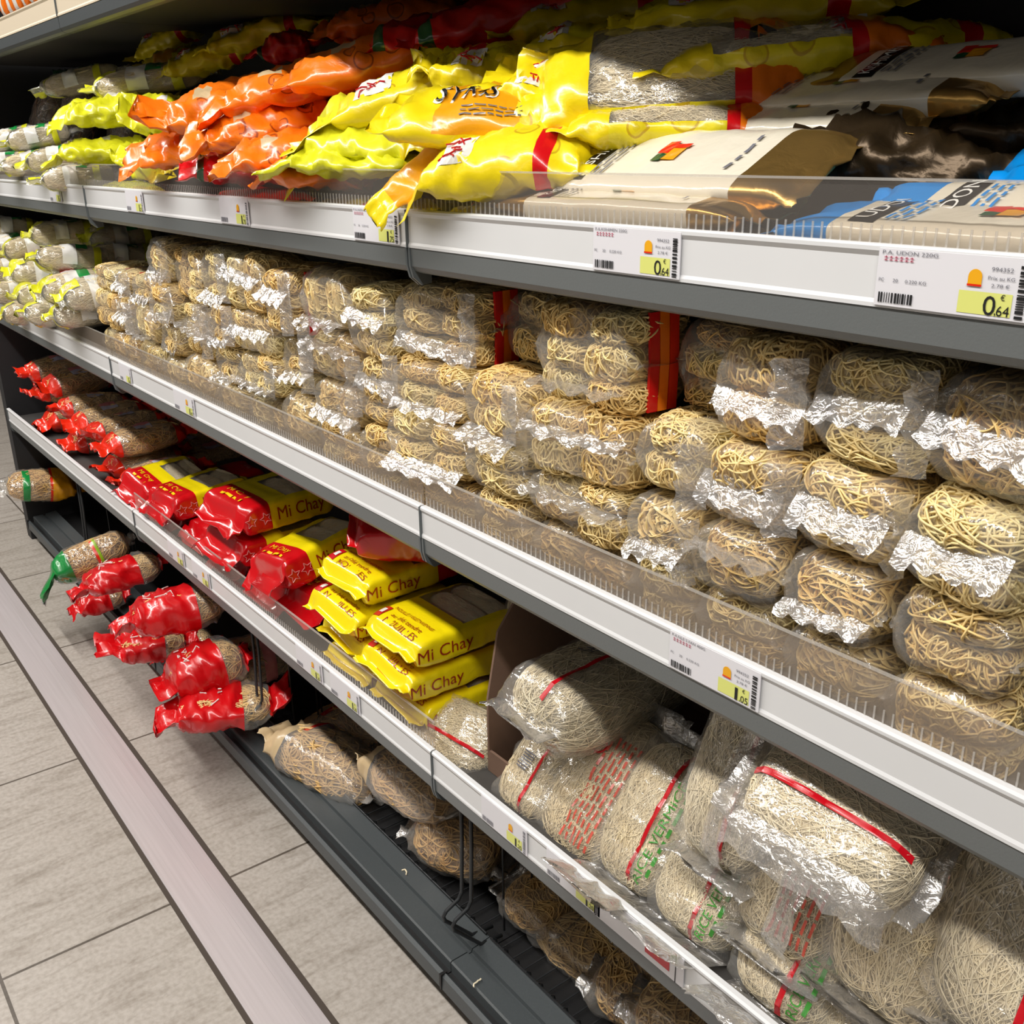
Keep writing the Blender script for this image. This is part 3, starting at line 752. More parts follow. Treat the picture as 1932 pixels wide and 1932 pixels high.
# ---- wheat noodle blocks of the lower shelf
def michay(label, px, py, y, yaw=90, pitch=0, roll=0, redend=None, L=0.19, W=0.135, T=0.050, group='wheat noodle packs of the lower shelf', cream=True, sidetext=True, toptext=True):
    s = sd(); bag = Bag(L / 2, W / 2, T / 2, (0.034, 0.01) if redend == 'front' else (0.012, 0.008), 7.0, 9.0, 0.97, 0.0016, s, 0.012 if redend == 'front' else 0.007, 22, 0, (-.5, 0) if redend == 'front' else (0, 0))
    t = thing('noodle_block', label, 'noodle pack', group, px, py, y, yaw, pitch, roll)
    mats = [M['michay_yellow'], M['michay_red'], M['film'], M['amber']]
    if redend == 'front': zone = lambda u, v, w: 1 if u < -0.40 else (2 if (0.0 < u < 0.9 and w > 0.5 and -0.9 < v < 0.55) else 0)
    elif redend == 'back': zone = lambda u, v, w: 1 if u > 0.42 else (2 if (0.0 < u < 0.42 and w > 0.5 and abs(v) < 0.9) else 0)
    elif redend == 'all': zone = lambda u, v, w: 1
    else: zone = lambda u, v, w: 2 if (-0.05 < u < 0.9 and w > 0.5 and -0.85 < v < 0.85) else (3 if w < -0.5 else 0)
    link('wrapper', bag.mesh('wrapper', mats, zone, 40, 40), t)
    if redend != 'all':
        for k in range(2):
            link('noodle_bundle', HANK[(s + k) % 4], t, loc=(L * (.16 + .2 * k), 0, 0.001), rot=(0, 0, PI / 2), scale=(W * .46 / .09, L * .098 / .044, T * .44 / .034))
    side = lambda u, v, x0: Vector((x0 + u, -W / 2 - 0.0016, v))
    if sidetext:
        mb = MB(); x0 = -L * .235 if redend != 'front' else L * .12
        put_text(mb, 'Mi Chay', lambda u, v: side(u, v - .002, x0), L * .50, T * .52); mb.build('lettering', M['brownprint'], t)
    if redend == 'front' and toptext:
        mb = MB(); bag.text(mb, 'Mi Chay', -L * .29, 0, W * .52, L * .085, -PI / 2); word_bars(bag, mb, -L * .38, 0, W * .52, L * .030, -PI / 2, 4, s); mb.build('lettering', M['yellowink'], t)
        st = MB()
        for k in (0, 1):
            pts = []
            for i in range(10):
                r = .013 if i % 2 == 0 else .006; a = PI / 2 + i * PI / 5 + .3 * k
                pts.append(side(-L * (.41 - .15 * k) + r * math.cos(a), r * math.sin(a), 0))
            st.tube(pts + pts[:1], .0009, 4)
        st.build('star_print', M['pink'], t)
    if redend in (None, 'back'):
        fr = lambda u, v: Vector((-L / 2 - 0.0095, -u, v))       # end face, read upside down
        mb = MB()
        fe = lambda u, v: bag.top(-L * .40 + v, u, .0016)
        bag.text(mb, 'NOUILLES', -L * .43, -W * .06, W * .60, L * .052, PI / 2 + PI); bag.text(mb, 'au blé tendre', -L * .355, -W * .04, W * .56, L * .045, PI / 2 + PI)
        bag.text(mb, 'NOUILLES VÉGÉTARIENNES', -L * .27, -W * .02, W * .70, L * .042, PI / 2 + PI)
        mb.build('lettering', M['brownprint'], t)
        mb = MB(); bag.patch(mb, -L * .44, -L * .30, W * .34, W * .46, 4, .0012); mb.build('emblem', M['redprint'], t)
        mb = MB(); bag.patch(mb, -L * .40, -L * .34, W * .36, W * .42, 4, .002); mb.build('emblem_face', M['white_print'], t)
    if redend == 'all':
        mb = MB(); bag.text(mb, '500g', L * .30, -W * .1, W * .30, L * .06, -PI / 2); mb.build('lettering', M['pink'], t)
    return t

# ---- clear bags of rice vermicelli
def vermicelli(label, px, py, y, yaw, pitch, roll, L=0.20, W=0.10, T=0.080, fins=(0.03, 0.03), stripe=True, words='green', droop=(0.3, -0.3), group='clear bags of rice vermicelli', mat='film', seal=False, bend=0, seal_y=.06):
    s = sd(); bag = Bag(L / 2, W / 2, T / 2, fins, 3.2, 6.0, 0.90, 0.0040, s, 0.010, 22, bend, droop)
    t = thing('vermicelli_bag', label, 'noodle bag', group, px, py, y, yaw, pitch, roll)
    link('film', bag.mesh('film', [M[mat], M['film_seal']], lambda u, v, w: 1 if abs(u) > 1.0 else 0, 46, 34), t)
    link('noodle_hank', HANK[s % 4], t, scale=(L * 0.47 / 0.09, W * 0.445 / 0.044, T * 0.445 / 0.034))
    if stripe:
        mb = MB(); bag.patch(mb, -L * .47, L * .47, -W * .13, -W * .085, 14, .0012); mb.build('red_stripe', M['redprint'], t)
    if words == 'green':
        mb = MB(); bag.text(mb, 'RICE VERMICELLI', 0, -W * .225, L * .84, W * .095, 0, 1, 0, 0, .0018); mb.build('lettering', M['greenprint'], t)
        mb = MB(); word_bars(bag, mb, 0, -W * .32, L * .7, W * .035, 0, 7, s); mb.build('lettering', M['greenprint'], t)
    elif words == 'red':
        mb = MB()
        for k in range(6): word_bars(bag, mb, -L * .05, W * (.02 - .060 * k), L * .72, W * .022, 0, 9, k + s)
        mb.build('lettering', M['salmonink'], t)
        mb = MB()
        for cx in (0.24, 0.24):
            pass
        for k, cy in enumerate((.26, .10)):
            n = 16; R = .010
            pts = [bag.top(L * .20 + R * math.cos(2 * PI * i / n), W * cy + R * math.sin(2 * PI * i / n), .002) for i in range(n - 3 * (1 - k))]
            mb.tube(pts, .0014, 4)
        mb.build('round_marks', M['redprint'], t)
    elif words == 'code':
        mb = MB()
        for k in range(7): bag.patch(mb, L * (-.12 + .025 * k), L * (-.108 + .025 * k), W * .02, W * .20, 3, .0016)
        mb.build('barcode', M['greyink'], t)
    if seal:
        mb = MB(); n = 16; rnd = random.Random(s)
        vs = []; fs = []
        for i in range(n + 1):
            x = -L * .5 + L * i / n; q = bag.top(x, W * seal_y, .002)
            k1 = rnd.uniform(-.003, .003); k2 = rnd.uniform(-.004, .004)
            vs += [q, q + Vector((0, -.014 + k1, (.010 if seal_y > 0 else .002) + k2)), q + Vector((0, -.034 + k2, (.012 if seal_y > 0 else -.018) + k1))]
        for i in range(n): fs += [(i * 3, i * 3 + 3, i * 3 + 4, i * 3 + 1), (i * 3 + 1, i * 3 + 4, i * 3 + 5, i * 3 + 2)]
        mb.add(vs, fs); mb.build('back_seal', M['film_seal'], t, True)
    return t

# ---- window bags with printed ends (lower shelf left, base shelf)
def endbag(style, label, px, py, y, yaw, pitch, roll, L=0.22, W=0.10, T=0.07, fins=(0.03, 0.03), group=None, crinkle=0.004, pleat=0.011, droop=(0, 0), bend=0, name='noodle_bag'):
    s = sd(); bag = Bag(L / 2, W / 2, T / 2, fins, 2.8, 3.6, 0.82, crinkle, s, pleat, 24, bend, droop)
    t = thing(name, label, 'noodle bag', group, px, py, y, yaw, pitch, roll)
    fill = HANKT[s % 2] if style != 'greenwhite' else HANK[s % 4]
    if style == 'redends': mats, zone = [M['film'], M['scarlet'], M['pink'], M['lilac']], lambda u, v, w: 1 if abs(u) > 0.72 else ((3 if v < 0 else 2) if (-0.25 < u < 0.25 and abs(v) < 0.55 and w > 0) else 0)
    elif style == 'red': mats, zone = [M['film'], M['red'], M['white_print']], lambda u, v, w: 1 if (u < 0.35 or u > 0.95) else 0
    elif style == 'green': mats, zone = [M['film'], M['green'], M['silver'], M['scarlet'], M['grass']], lambda u, v, w: (2 if v > 0.1 else 1) if u < -0.55 else (3 if 0.05 < u < 0.13 else (4 if 0.13 < u < 0.24 else 0))
    elif style == 'greenband': mats, zone = [M['film'], M['green'], M['scarlet'], M['amber'], M['tanlabel']], lambda u, v, w: 1 if -0.55 < u < -0.34 and v < 0.4 else (2 if 0.22 < u < 0.30 else (3 if u > 0.30 else 0))
    elif style == 'greenwhite': mats, zone = [M['film'], M['white_print'], M['green'], M['lime'], M['red']], lambda u, v, w: (4 if v > 0.55 else 1) if (-0.35 < u < 0.0 and w > -0.3) else (2 if (0.0 < u < 0.3 and w > 0 and abs(v) < 0.8) else (3 if (u < -0.55 and v > -0.6) or (0.45 < u < 0.6) else 0))
    elif style == 'brown': mats, zone, fill = [M['film'], M['grass'], M['darkgreen']], (lambda u, v, w: 2 if u > 0.85 else (1 if (0.5 < u < 0.6 and v > 0.3) else 0)), HANKB[0]
    elif style == 'bread': mats, zone = [M['film_milky'], M['red'], M['tanlabel']], lambda u, v, w: 1 if (-0.62 < u < -0.5 and v > -0.3) else (2 if u < -0.62 else 0)
    elif style == 'grey': mats, zone = [M['film_milky'], M['lilac'], M['pink']], lambda u, v, w: 1 if u < -0.4 else (2 if 0.2 < u < 0.5 else 0)
    elif style == 'plain': mats, zone = [M['film'], M['film_seal']], lambda u, v, w: 1 if abs(u) > 1 else 0
    link('film', bag.mesh('film', mats, zone, 42, 30), t)
    k = .385 if style == 'red' else .43
    link('noodle_bundle', fill, t, scale=(L * 0.45 / 0.09, W * k / 0.044, T * k / 0.034))
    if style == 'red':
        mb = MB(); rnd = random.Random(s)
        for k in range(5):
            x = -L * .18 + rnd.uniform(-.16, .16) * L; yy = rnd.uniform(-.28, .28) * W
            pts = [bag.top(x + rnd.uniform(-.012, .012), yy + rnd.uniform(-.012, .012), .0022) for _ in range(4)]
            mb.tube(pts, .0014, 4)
        mb.build('white_print', M['whiteink'], t)  # white strokes: lettering, and glare painted onto the red film
    return t
G_UP = 'printed pouches on the upper shelf'
# ================================================================== upper shelf, from the left
endbag('brown', 'tall dim bag of brown noodles at the far left of the upper shelf', (-3.40, .20, 1.395), 0, 0, 84, 70, 0, .27, .20, .10, group='dim brown noodle bags', name='brown_noodle_bag')
endbag('brown', 'dim bag of brown noodles standing behind the small green-and-clear bag', (-3.17, .22, 1.395), 0, 0, 84, 68, 0, .27, .19, .10, group='dim brown noodle bags', name='brown_noodle_bag')
endbag('brown', 'dark bag of brown noodles deepest in the upper shelf, left of the dim yellow pouches', (-2.93, .30, 1.40), 0, 0, 84, 68, 0, .27, .19, .10, group='dim brown noodle bags', name='brown_noodle_bag')
for q in ((25, 262, .07, 70, 12, 'glossy white-and-lime bag at the far left front of the upper shelf'),
          (75, 258, .07, 70, 10, 'white crinkled bag beside the lime pouches, upper of the two nearest them'),
          (18, 308, .04, 70, 6, 'lime-marked clear bag behind the guard at the far left edge of the upper shelf'),
          (66, 308, .04, 75, 8, 'clear bag with a lime band behind the guard, second from the far left'),
          (118, 300, .04, 70, 6, 'clear bag with brown noodles behind the guard, just left of the lime pouches'),
          (150, 335, .035, 70, 4, 'pinkish clear bag low behind the guard before the second bay joint')):
    endbag('greenwhite', q[5], q[0], q[1], q[2], q[3], q[4], 0, .16, .09, .06, group='green and white bags on the upper shelf')
endbag('greenwhite', 'small clear-and-green bag lying on the left of the lime pouches', 158, 152, .17, 55, 12, 0, .2, .1, .06, group='green and white bags on the upper shelf')
endbag('greenwhite', 'clear bag with a red tip lying on top of the lime pouches', 285, 150, .17, 60, 8, 10, .24, .11, .06, group='green and white bags on the upper shelf')
pouch('lime', 'lime pouch on top of the lime pile, its bent end hanging left', 225, 205, .09, 62, 4, 18, .21, .13, .05, (.05, .03), .006, .012, (-.5, .3), group=G_UP)
pouch('lime', 'lime pouch at the bottom of the lime pile, creased, just above the guard', 205, 283, .055, 62, 2, 8, .19, .12, .045, (.05, .03), .006, .012, (-.6, .2), group=G_UP)
pouch('lime', 'lime pouch end wedged between the lime pile and the orange pile', 312, 218, .10, 65, -4, 30, .12, .12, .04, (.03, .03), .006, .012, (.4, .2), group=G_UP)
pouch('lime', 'pointed lime pouch corner in front of the orange pouches', 275, 305, .04, 20, -20, 20, .10, .09, .035, (.03, .02), .005, .012, (-.3, .2), group=G_UP)
pouch('lime', 'dull yellow pouch seen through the guard right after the second bay joint', (-2.32, .075, 1.24), 0, 0, 0, 0, 0, .14, .10, .034, (.01, .01), .003, .006, group=G_UP)
# dim things at the back
for q in (('yellow', 325, 72, .30, 40, 22, .17, 'dim yellow pouch sticking up at the back, left of all the dim yellow pouches'),
          ('yellow', 402, 108, .28, 50, 14, .20, 'dim yellow pouch leaning behind the orange pile'),
          ('amber', 345, 118, .27, 40, 0, .14, 'dim yellow pouch with red patch under the leaning dim yellow ones'),
          ('yellow', 500, 62, .36, 50, 12, .24, 'dim yellow pouch highest at the back above the orange pile'),
          ('red', 545, 88, .30, 50, 8, .10, 'small crimson pouch end in the dark behind the orange pile'),
          ('orange', 745, 35, .32, 50, 8, .22, 'dim orange pouch at the back, left of the reddish one'),
          ('red', 955, 30, .30, 50, 12, .26, 'dim reddish pouch at the back above the yellow pile'),
          ('red', 830, 68, .25, 55, 6, .20, 'crimson pouch with a green edge behind the top orange pouch'),
          ('yellow', 1130, 90, .30, 40, 4, .20, 'dim yellow pouch in the dark behind the window pouch'),
          ('yellow', 1120, 28, .38, 50, 8, .24, 'dim yellow pouch deepest in the dark, high behind the yellow pile'),
          ('yellow', 1430, 22, .33, 45, 4, .28, 'large dim yellow pouch near the top edge, above the window pouch'),
          ('yellow', 1690, 95, .38, 50, 0, .22, 'dim yellow pouch at the right end of the back row, beside the white packs'),
          ('window', 1470, 105, .28, 50, 6, .26, 'dim pouch with pale noodles showing, behind the orange-ended window pouch')):
    pouch(q[0], q[7], q[1], q[2], q[3], q[4], q[5], 10, q[6], .12, .06, (.03, .03), .004, .009, group='dim pouches at the back of the upper shelf')
# orange pile
pouch('orange', 'orange pouch with ringed print at the top back of the orange pile', 735, 108, .19, 56, 12, 12, .30, .14, .065, (.03, .03), group=G_UP)
pouch('orange', 'orange pouch second from the top of the orange pile, behind the slanted yellow pouch', 590, 152, .15, 58, 13, 14, .29, .13, .06, (.05, .03), .005, .012, (-.3, 0), group=G_UP)
pouch('orange', 'long orange pouch with upright folded end at the left top of the orange pile', 445, 190, .11, 58, 12, 20, .24, .13, .055, (.06, .03), .006, .014, (.5, 0), group=G_UP)
pouch('orangeback', 'orange pouch with a pale text panel, leftmost and lowest of the orange pile', 375, 275, .06, 58, 4, 22, .19, .13, .045, (.05, .02), .005, .012, (-.4, 0), group=G_UP)
pouch('orange', 'orange pouch in the middle of the orange pile with a crumpled end', 520, 232, .085, 58, 10, 20, .22, .13, .055, (.05, .03), .006, .014, (-.2, .2), group=G_UP)
pouch('orange', 'orange pouch just left of the lime-yellow flap, half covered by it', 570, 285, .055, 58, 6, 14, .20, .12, .05, (.04, .03), .005, .012, (-.3, .2), group=G_UP)
pouch('red', 'red pouch low in front of the orange pile, behind the guard', 455, 318, .045, 65, -4, 10, .14, .11, .04, (.03, .03), .005, .010, (-.3, .2), group=G_UP)
pouch('orangeback', 'small orange pouch end drooping over the guard below the lime-yellow flap', 600, 325, .03, 40, -6, 10, .12, .10, .035, (.03, .02), .005, .010, (-.5, 0), group=G_UP)
pouch('red', 'reddish pouch lying flat behind the guard below the orange pile', (-1.66, .085, 1.240), 0, 0, 0, 0, 0, .20, .11, .036, (.02, .02), .003, .006, group=G_UP)
# yellow pile
pouch('yellow', 'yellow pouch with red band lying aslant on top of the yellow pile', 815, 165, .14, 42, 15, 14, .27, .115, .062, (.09, .05), .003, .007, (-.25, 0), group=G_UP)
pouch('yellow', 'crumpled yellow pouch end right behind the slanted yellow pouch', 965, 145, .20, 45, -8, 20, .20, .115, .055, (.03, .06), .006, .013, (0, -.3), group=G_UP)
pouch('amber', 'yellow pouch with black lettering on an orange field, in the middle of the yellow pile', 985, 225, .095, 38, -3, 22, .30, .125, .058, (.02, .03), .0028, .006, (0, -.2), group=G_UP, text='word')
pouch('lime', 'folded lime-yellow flap of a pouch left of the lettered yellow pouch', 695, 238, .07, 35, 0, 34, .15, .14, .035, (.07, .03), .005, .012, (-1.0, 0), group=G_UP)
pouch('lime', 'flat lime-yellow pouch sticking out under the folded flap', 685, 302, .05, 38, -2, 10, .17, .11, .032, (.06, .02), .005, .012, (-.3, 0), group=G_UP)
pouch('yellow', 'yellow pouch with red band poking out over the guard at the bay joint', 965, 305, .045, 28, 4, 24, .19, .11, .062, (.05, .03), .003, .008, (-.7, 0), group=G_UP)
pouch('flap', 'narrow amber pouch flap drooping over the guard beside the bay joint', 806, 316, .015, 62, 36, 40, .14, .05, .014, (.02, .02), .002, .004, (-.4, 0), group=G_UP)
pouch('yellow', 'yellow pouch lying flat behind the guard right of the bay joint', (-.96, .085, 1.240), 0, 0, 0, 0, 0, .18, .11, .036, (.02, .02), .003, .006, group=G_UP)
pouch('yellow', 'yellow pouch lying flat behind the guard left of the bay joint', (-1.28, .085, 1.240), 0, 0, 0, 0, 0, .18, .11, .036, (.02, .02), .003, .006, group=G_UP)
pouch('yellow', 'plain yellow pouch sagging in front of the window pouch', 1085, 172, .15, 25, -12, 24, .15, .12, .055, (.04, .05), .004, .010, (0, -.4), group=G_UP)
pouch('window', 'pouch with a clear noodle window and an orange end with a black oval', 1265, 150, .19, 42, 3, 42, .28, .14, .075, (.03, .04), .0035, .008, (0, 0), group=G_UP, text='oval')
pouch('window', 'yellow pouch with a red band lying under the window pouch', 1275, 228, .17, 42, 0, 16, .22, .12, .05, (.02, .02), .003, .008, (0, 0), group=G_UP)
pouch('yellow', 'yellow pouch deep under the lettered yellow pouch, beside the gold pack', 1120, 262, .16, 42, 0, 10, .22, .12, .045, (.02, .02), .003, .008, (0, 0), group=G_UP)
# gold and blue packs
G_GO, G_BL = 'gold-ended noodle packs', 'blue-ended noodle packs'
flatpack('gold', 'gold-ended noodle pack lying tilted in front, showing its whole label', 1272, 318, .098, 0, 0, 27, .345, .118, .032, G_GO)
flatpack('gold', 'gold-ended noodle pack lowest at the guard, only its edge showing', 1190, 388, .055, 0, 0, 10, .335, .088, .030, G_GO)
flatpack('gold', 'gold-ended noodle pack at the very bottom behind the ribs of the guard', (-.745, .06, 1.236), 0, 0, 0, 0, 0, .335, .088, .030, G_GO)
flatpack('gold', 'gold-ended noodle pack in the second row, right behind the tilted front one', 1520, 222, .22, 0, 0, 26, .27, .09, .030, G_GO)
flatpack('gold', 'gold-ended noodle pack in the third row, in half shadow', 1605, 180, .25, 0, 0, 22, .32, .088, .030, G_GO)
flatpack('gold', 'gold-ended noodle pack deepest in the shade at the right edge', 1835, 132, .28, 0, 0, 24, .335, .088, .030, G_GO)
pouch('foil', 'crumpled gold foil pack end with painted-in shade between the gold row and the blue packs', 1760, 300, .20, 20, -10, 20, .20, .11, .05, (.03, .03), .006, .014, group=G_GO)
pouch('foil', 'crumpled gold foil pack deeper in with painted-in shade, right of the second gold row', 1800, 255, .26, 15, -6, 10, .22, .12, .06, (.03, .03), .006, .014, group=G_GO)
flatpack('blue', 'blue-ended noodle pack lowest at the guard, above the right 0,64 label', 1890, 443, .056, 0, 0, 10, .335, .088, .030, G_BL, word='UDON')
flatpack('blue', 'blue-ended noodle pack second from the bottom behind the guard', 2040, 425, .085, 0, 0, 24, .335, .088, .030, G_BL, word='UDON')
flatpack('blue', 'blue-ended noodle pack whose blue end rises above the guard at the right edge', 2330, 390, .12, 0, 0, 26, .335, .088, .030, G_BL, word='UDON')
flatpack('blue', 'blue-ended noodle pack in the shade, topmost of the blue ones', 2330, 330, .19, 0, 0, 24, .335, .088, .030, G_BL, word='UDON')

# ================================================================== middle shelf: stacks of clear bags with noodle nests
DECKB = 0.842
FILMV = {}
def nest_film(w, h, d, v):
    k = (round(w, 2), round(h, 3), v)
    if k not in FILMV:
        bag = Bag(w / 2, d / 2, h / 2, (0.004, 0.004), 4.6, 7.0, 0.97, 0.0030, 900 + len(FILMV) * 7, 0.004, 30)
        FILMV[k] = bag.mesh('film', [M['film']], None, 26, 30)
    return FILMV[k]
def flap_mesh(w, v):
    rnd = random.Random(70 + v); n = 14; mb = MB(); vs = []
    tilt = (0.55, 0.9, 0.7, 0.4)[v % 4]; ln = (0.026, 0.020, 0.030, 0.024)[v % 4]
    for i in range(n + 1):
        x = -w / 2 + w * i / n
        for k in range(4):
            f = k / 3; wv = .004 * math.sin(i * 1.7 + v * 2 + k) * f + rnd.uniform(-.0018, .0018)
            vs.append((x + rnd.uniform(-.001, .001), -ln * f * .7 + rnd.uniform(-.001, .001) * f, -ln * tilt * f + wv))
    fs = [(i * 4 + k, i * 4 + k + 1, (i + 1) * 4 + k + 1, (i + 1) * 4 + k) for i in range(n) for k in range(3)]
    mb.add(vs, fs); return mb.mesh('seal_flap', M['film_seal'], True)
FLAPS = {}
def nest_bag(x, y, z, w, h, d, label, rnd, red=False, flap=True, yaw=0.0, rollx=0.0):
    t = empty('noodle_nest_bag', (x, y, z), (rollx, 0, yaw)); tag(t, label, 'noodle bag', 'clear bags of noodle nests on the middle shelf')
    v = rnd.randrange(4)
    fm = nest_film(w, h, d, v)
    link('film', fm, t, loc=(0, 0, h / 2))
    lay = 3 if h > .092 else 2
    lh = h * 0.95 / lay; col = 2 if w > .14 else 1; cw = w * 0.95 / col
    if rnd.random() < .28 and h < .1:                              # nests lying on their side, the swirl facing the aisle
        for c in range(col):
            link('noodle_nest', rnd.choice(SWIRL), t, loc=(-w * .475 + cw * (c + .5), 0, h * .5), rot=(PI / 2 + rnd.uniform(-.1, .1), rnd.uniform(-.1, .1), 0),
                 scale=(cw * .452 / .050, h * .44 / .046, d * .43 / .0175))
    else:
        for i in range(lay):
            for c in range(col):
                link('noodle_nest', rnd.choice(NEST + SWIRL), t, loc=(-w * .475 + cw * (c + .5) + rnd.uniform(-.003, .003), rnd.uniform(-.004, .004), h * .025 + lh * (i + .5)),
                     rot=(rnd.uniform(-.13, .13), rnd.uniform(-.12, .12), rnd.choice((0, PI)) + rnd.uniform(-.2, .2)), scale=(cw * rnd.uniform(.462, .48) / .050, d * .45 / .046, lh * rnd.uniform(.51, .56) / .0175))
    if flap:
        k = (round(w, 2), rnd.randrange(8))
        if k not in FLAPS: FLAPS[k] = flap_mesh(w * .93, k[1])
        link('seal_flap', FLAPS[k], t, loc=(0, -d / 2 + .003, h * rnd.uniform(.12, .75)), rot=(rnd.uniform(-.5, .35), rnd.uniform(-.10, .10), 0))
    if flap and rnd.random() < .6:
        k = (round(h, 2), 20 + rnd.randrange(4))
        if k not in FLAPS: FLAPS[k] = flap_mesh(h * .9, k[1])
        link('seal_flap', FLAPS[k], t, loc=(rnd.choice((-1, 1)) * w * .45, -d / 2 + .006, h * .5), rot=(rnd.uniform(-.3, .3), PI / 2, rnd.uniform(-.4, .4)))
    if red:
        for q, mt in enumerate((M['red'], M['orange'], M['scarlet'])):
            y0 = -.022 + .013 * q
            MB().prism([(y0, .004), (y0 + .012, .004), (y0 + .014, h * .5), (y0 + .012, h - .004), (y0, h - .004), (y0 + .002, h * .5)], w / 2 - .002, w / 2 + .0016).build('printed_label', mt, t)
    return t
ORD = ['first', 'second', 'third', 'fourth', 'fifth', 'sixth', 'seventh', 'eighth', 'ninth', 'tenth', 'eleventh', 'twelfth', 'thirteenth', 'fourteenth', 'fifteenth', 'sixteenth', 'seventeenth', 'eighteenth', 'nineteenth', 'twentieth']
LEVEL_WORD = {1: ['only bag'], 2: ['bottom bag', 'top bag'], 3: ['bottommost', 'middle one', 'topmost'], 4: ['bottommost', 'second from the bottom', 'third from the bottom', 'topmost']}
rB = random.Random(12)
# (x left, x right, list of (height, front Y, red label?)) right half read off the photo; the rest alternates
STACKS = [(-.293, -.395, [(.070, .02, 0), (.075, .022, 0), (.080, .018, 0), (.095, .03, 0)]),
          (-.397, -.500, [(.072, .02, 0), (.075, .016, 0), (.078, .02, 0), (.098, .035, 0)]),
          (-.502, -.606, [(.070, .02, 0), (.076, .012, 0), (.076, .02, 0), (.092, .03, 0)]),
          (-.608, -.700, [(.075, .02, 0), (.072, .018, 0), (.076, .026, 0), (.095, .085, 0)]),
          (-.702, -.868, [(.070, .02, 0), (.062, .018, 0), (.082, .012, 0), (.112, .030, 1)]),
          (-.870, -.990, [(.075, .02, 0), (.070, .02, 0), (.078, .016, 0), (.092, .085, 1)])]
x = -.993
hs = [(.066, .078, .072, .104), (.098, .102, .105), (.076, .070, .082, .092), (.100, .098, .108), (.074, .072, .080, .090)]
i = 0
while x > -2.50:
    w = (.175, .112, .150, .104, .165, .12)[i % 6]
    rows = [(h * rB.uniform(.97, 1.02), rB.uniform(.010, .040), 1 if (k == len(hs[i % 5]) - 1 and i % 3 == 0) else 0) for k, h in enumerate(hs[i % 5])]
    if x - w < -2.24: rows = [(.085, .02, 0), (.085, .024, 0), (.06, .03, 1)]
    STACKS.append((x, x - w, rows)); x -= w + .003; i += 1
for si, (xr, xl, rows) in enumerate(STACKS):
    z = DECKB + .001
    for ri, (h, fy, red) in enumerate(rows):
        d = .105
        w = xr - xl - .003
        place = 'stack nearest the camera' if si == 0 else f'{ORD[si]} stack from the right'
        look = 'red-labelled noodle nest bag' if red else 'clear noodle nest bag'
        lab = f'{look}, {LEVEL_WORD[len(rows)][ri]} in the {place}'
        fy = max(fy, .026) if ri == 0 else fy
        nest_bag((xr + xl) / 2 + rB.uniform(-.002, .002), fy + d / 2, z, w * rB.uniform(.97, 1.0), h * .985, d, lab, rB, red, ri > 0 and rB.random() < .8, rB.uniform(-.10, .10), rB.uniform(-.03, .03))
        z += h
# one more row behind, seen over the front row in the dark
for k, xx in enumerate((-.55, -.66, -.93, -1.20, -1.45)):
    nest_bag(xx, .20, DECKB + .215, .104, .095, .10, ('clear bag of noodle nests in the dark behind the third stack from the right', 'shaded clear noodle bag behind the fourth stack from the right', 'brownish shaded noodle bag behind the recessed sixth stack',
             'shaded noodle bag behind the seventh stack from the right', 'shaded noodle bag behind the ninth stack from the right')[k], rB, 0, False)
    nest_bag(xx, .20, DECKB + .002, .104, .105, .10, 'clear noodle bag hidden under the shaded back bags of the middle shelf', rB, 0, False)
    nest_bag(xx, .20, DECKB + .109, .104, .105, .10, 'clear noodle bag hidden under the shaded back bags of the middle shelf', rB, 0, False)

# left of the nests: green and white noodle bags
G_GW = 'green and white noodle bags on the middle shelf'
for q in ((22, 432, .10, 'green and white noodle bag at the far left top, with a green ring'), (22, 462, .08, 'green and white noodle bag at the far left, second from the top'),
          (72, 468, .08, 'green and white noodle bag with a red mark, in the second row from the left'), (125, 440, .12, 'lime bag with glossy folds lying on top of the green and white bags'),
          (30, 508, .05, 'green and white noodle bag at the far left, third from the top'), (88, 512, .06, 'lime and white noodle bag under the one with the red mark'),
          (140, 490, .07, 'white and green glossy noodle bag just left of the clear nests, upper'), (150, 540, .05, 'lime glossy noodle bag just left of the clear nests, lower'),
          (40, 550, .04, 'tan noodle bag at the far left front behind the guard'), (100, 556, .045, 'tan and green noodle bag in the middle of the front row behind the guard'),
          (175, 585, .04, 'pale noodle bag with a lime band, at the front next to the clear nests'), (118, 592, .035, 'pinkish noodle bag low at the front of the green and white bags'),
          (70, 585, .035, 'pale tan noodle bag lowest at the front, far left'), (195, 550, .06, 'pale lime noodle bag squeezed against the first clear nest bag'),
          (235, 445, .22, 'dark green-ringed noodle bag in the shade, top'), (235, 485, .20, 'dark green-ringed noodle bag in the shade, under the top one')):
    endbag('greenwhite', q[3], q[0], q[1], q[2], 82, rB.uniform(-6, 10), rB.uniform(-10, 10), .19, .13, .075, (.02, .02), G_GW, .005, .012)

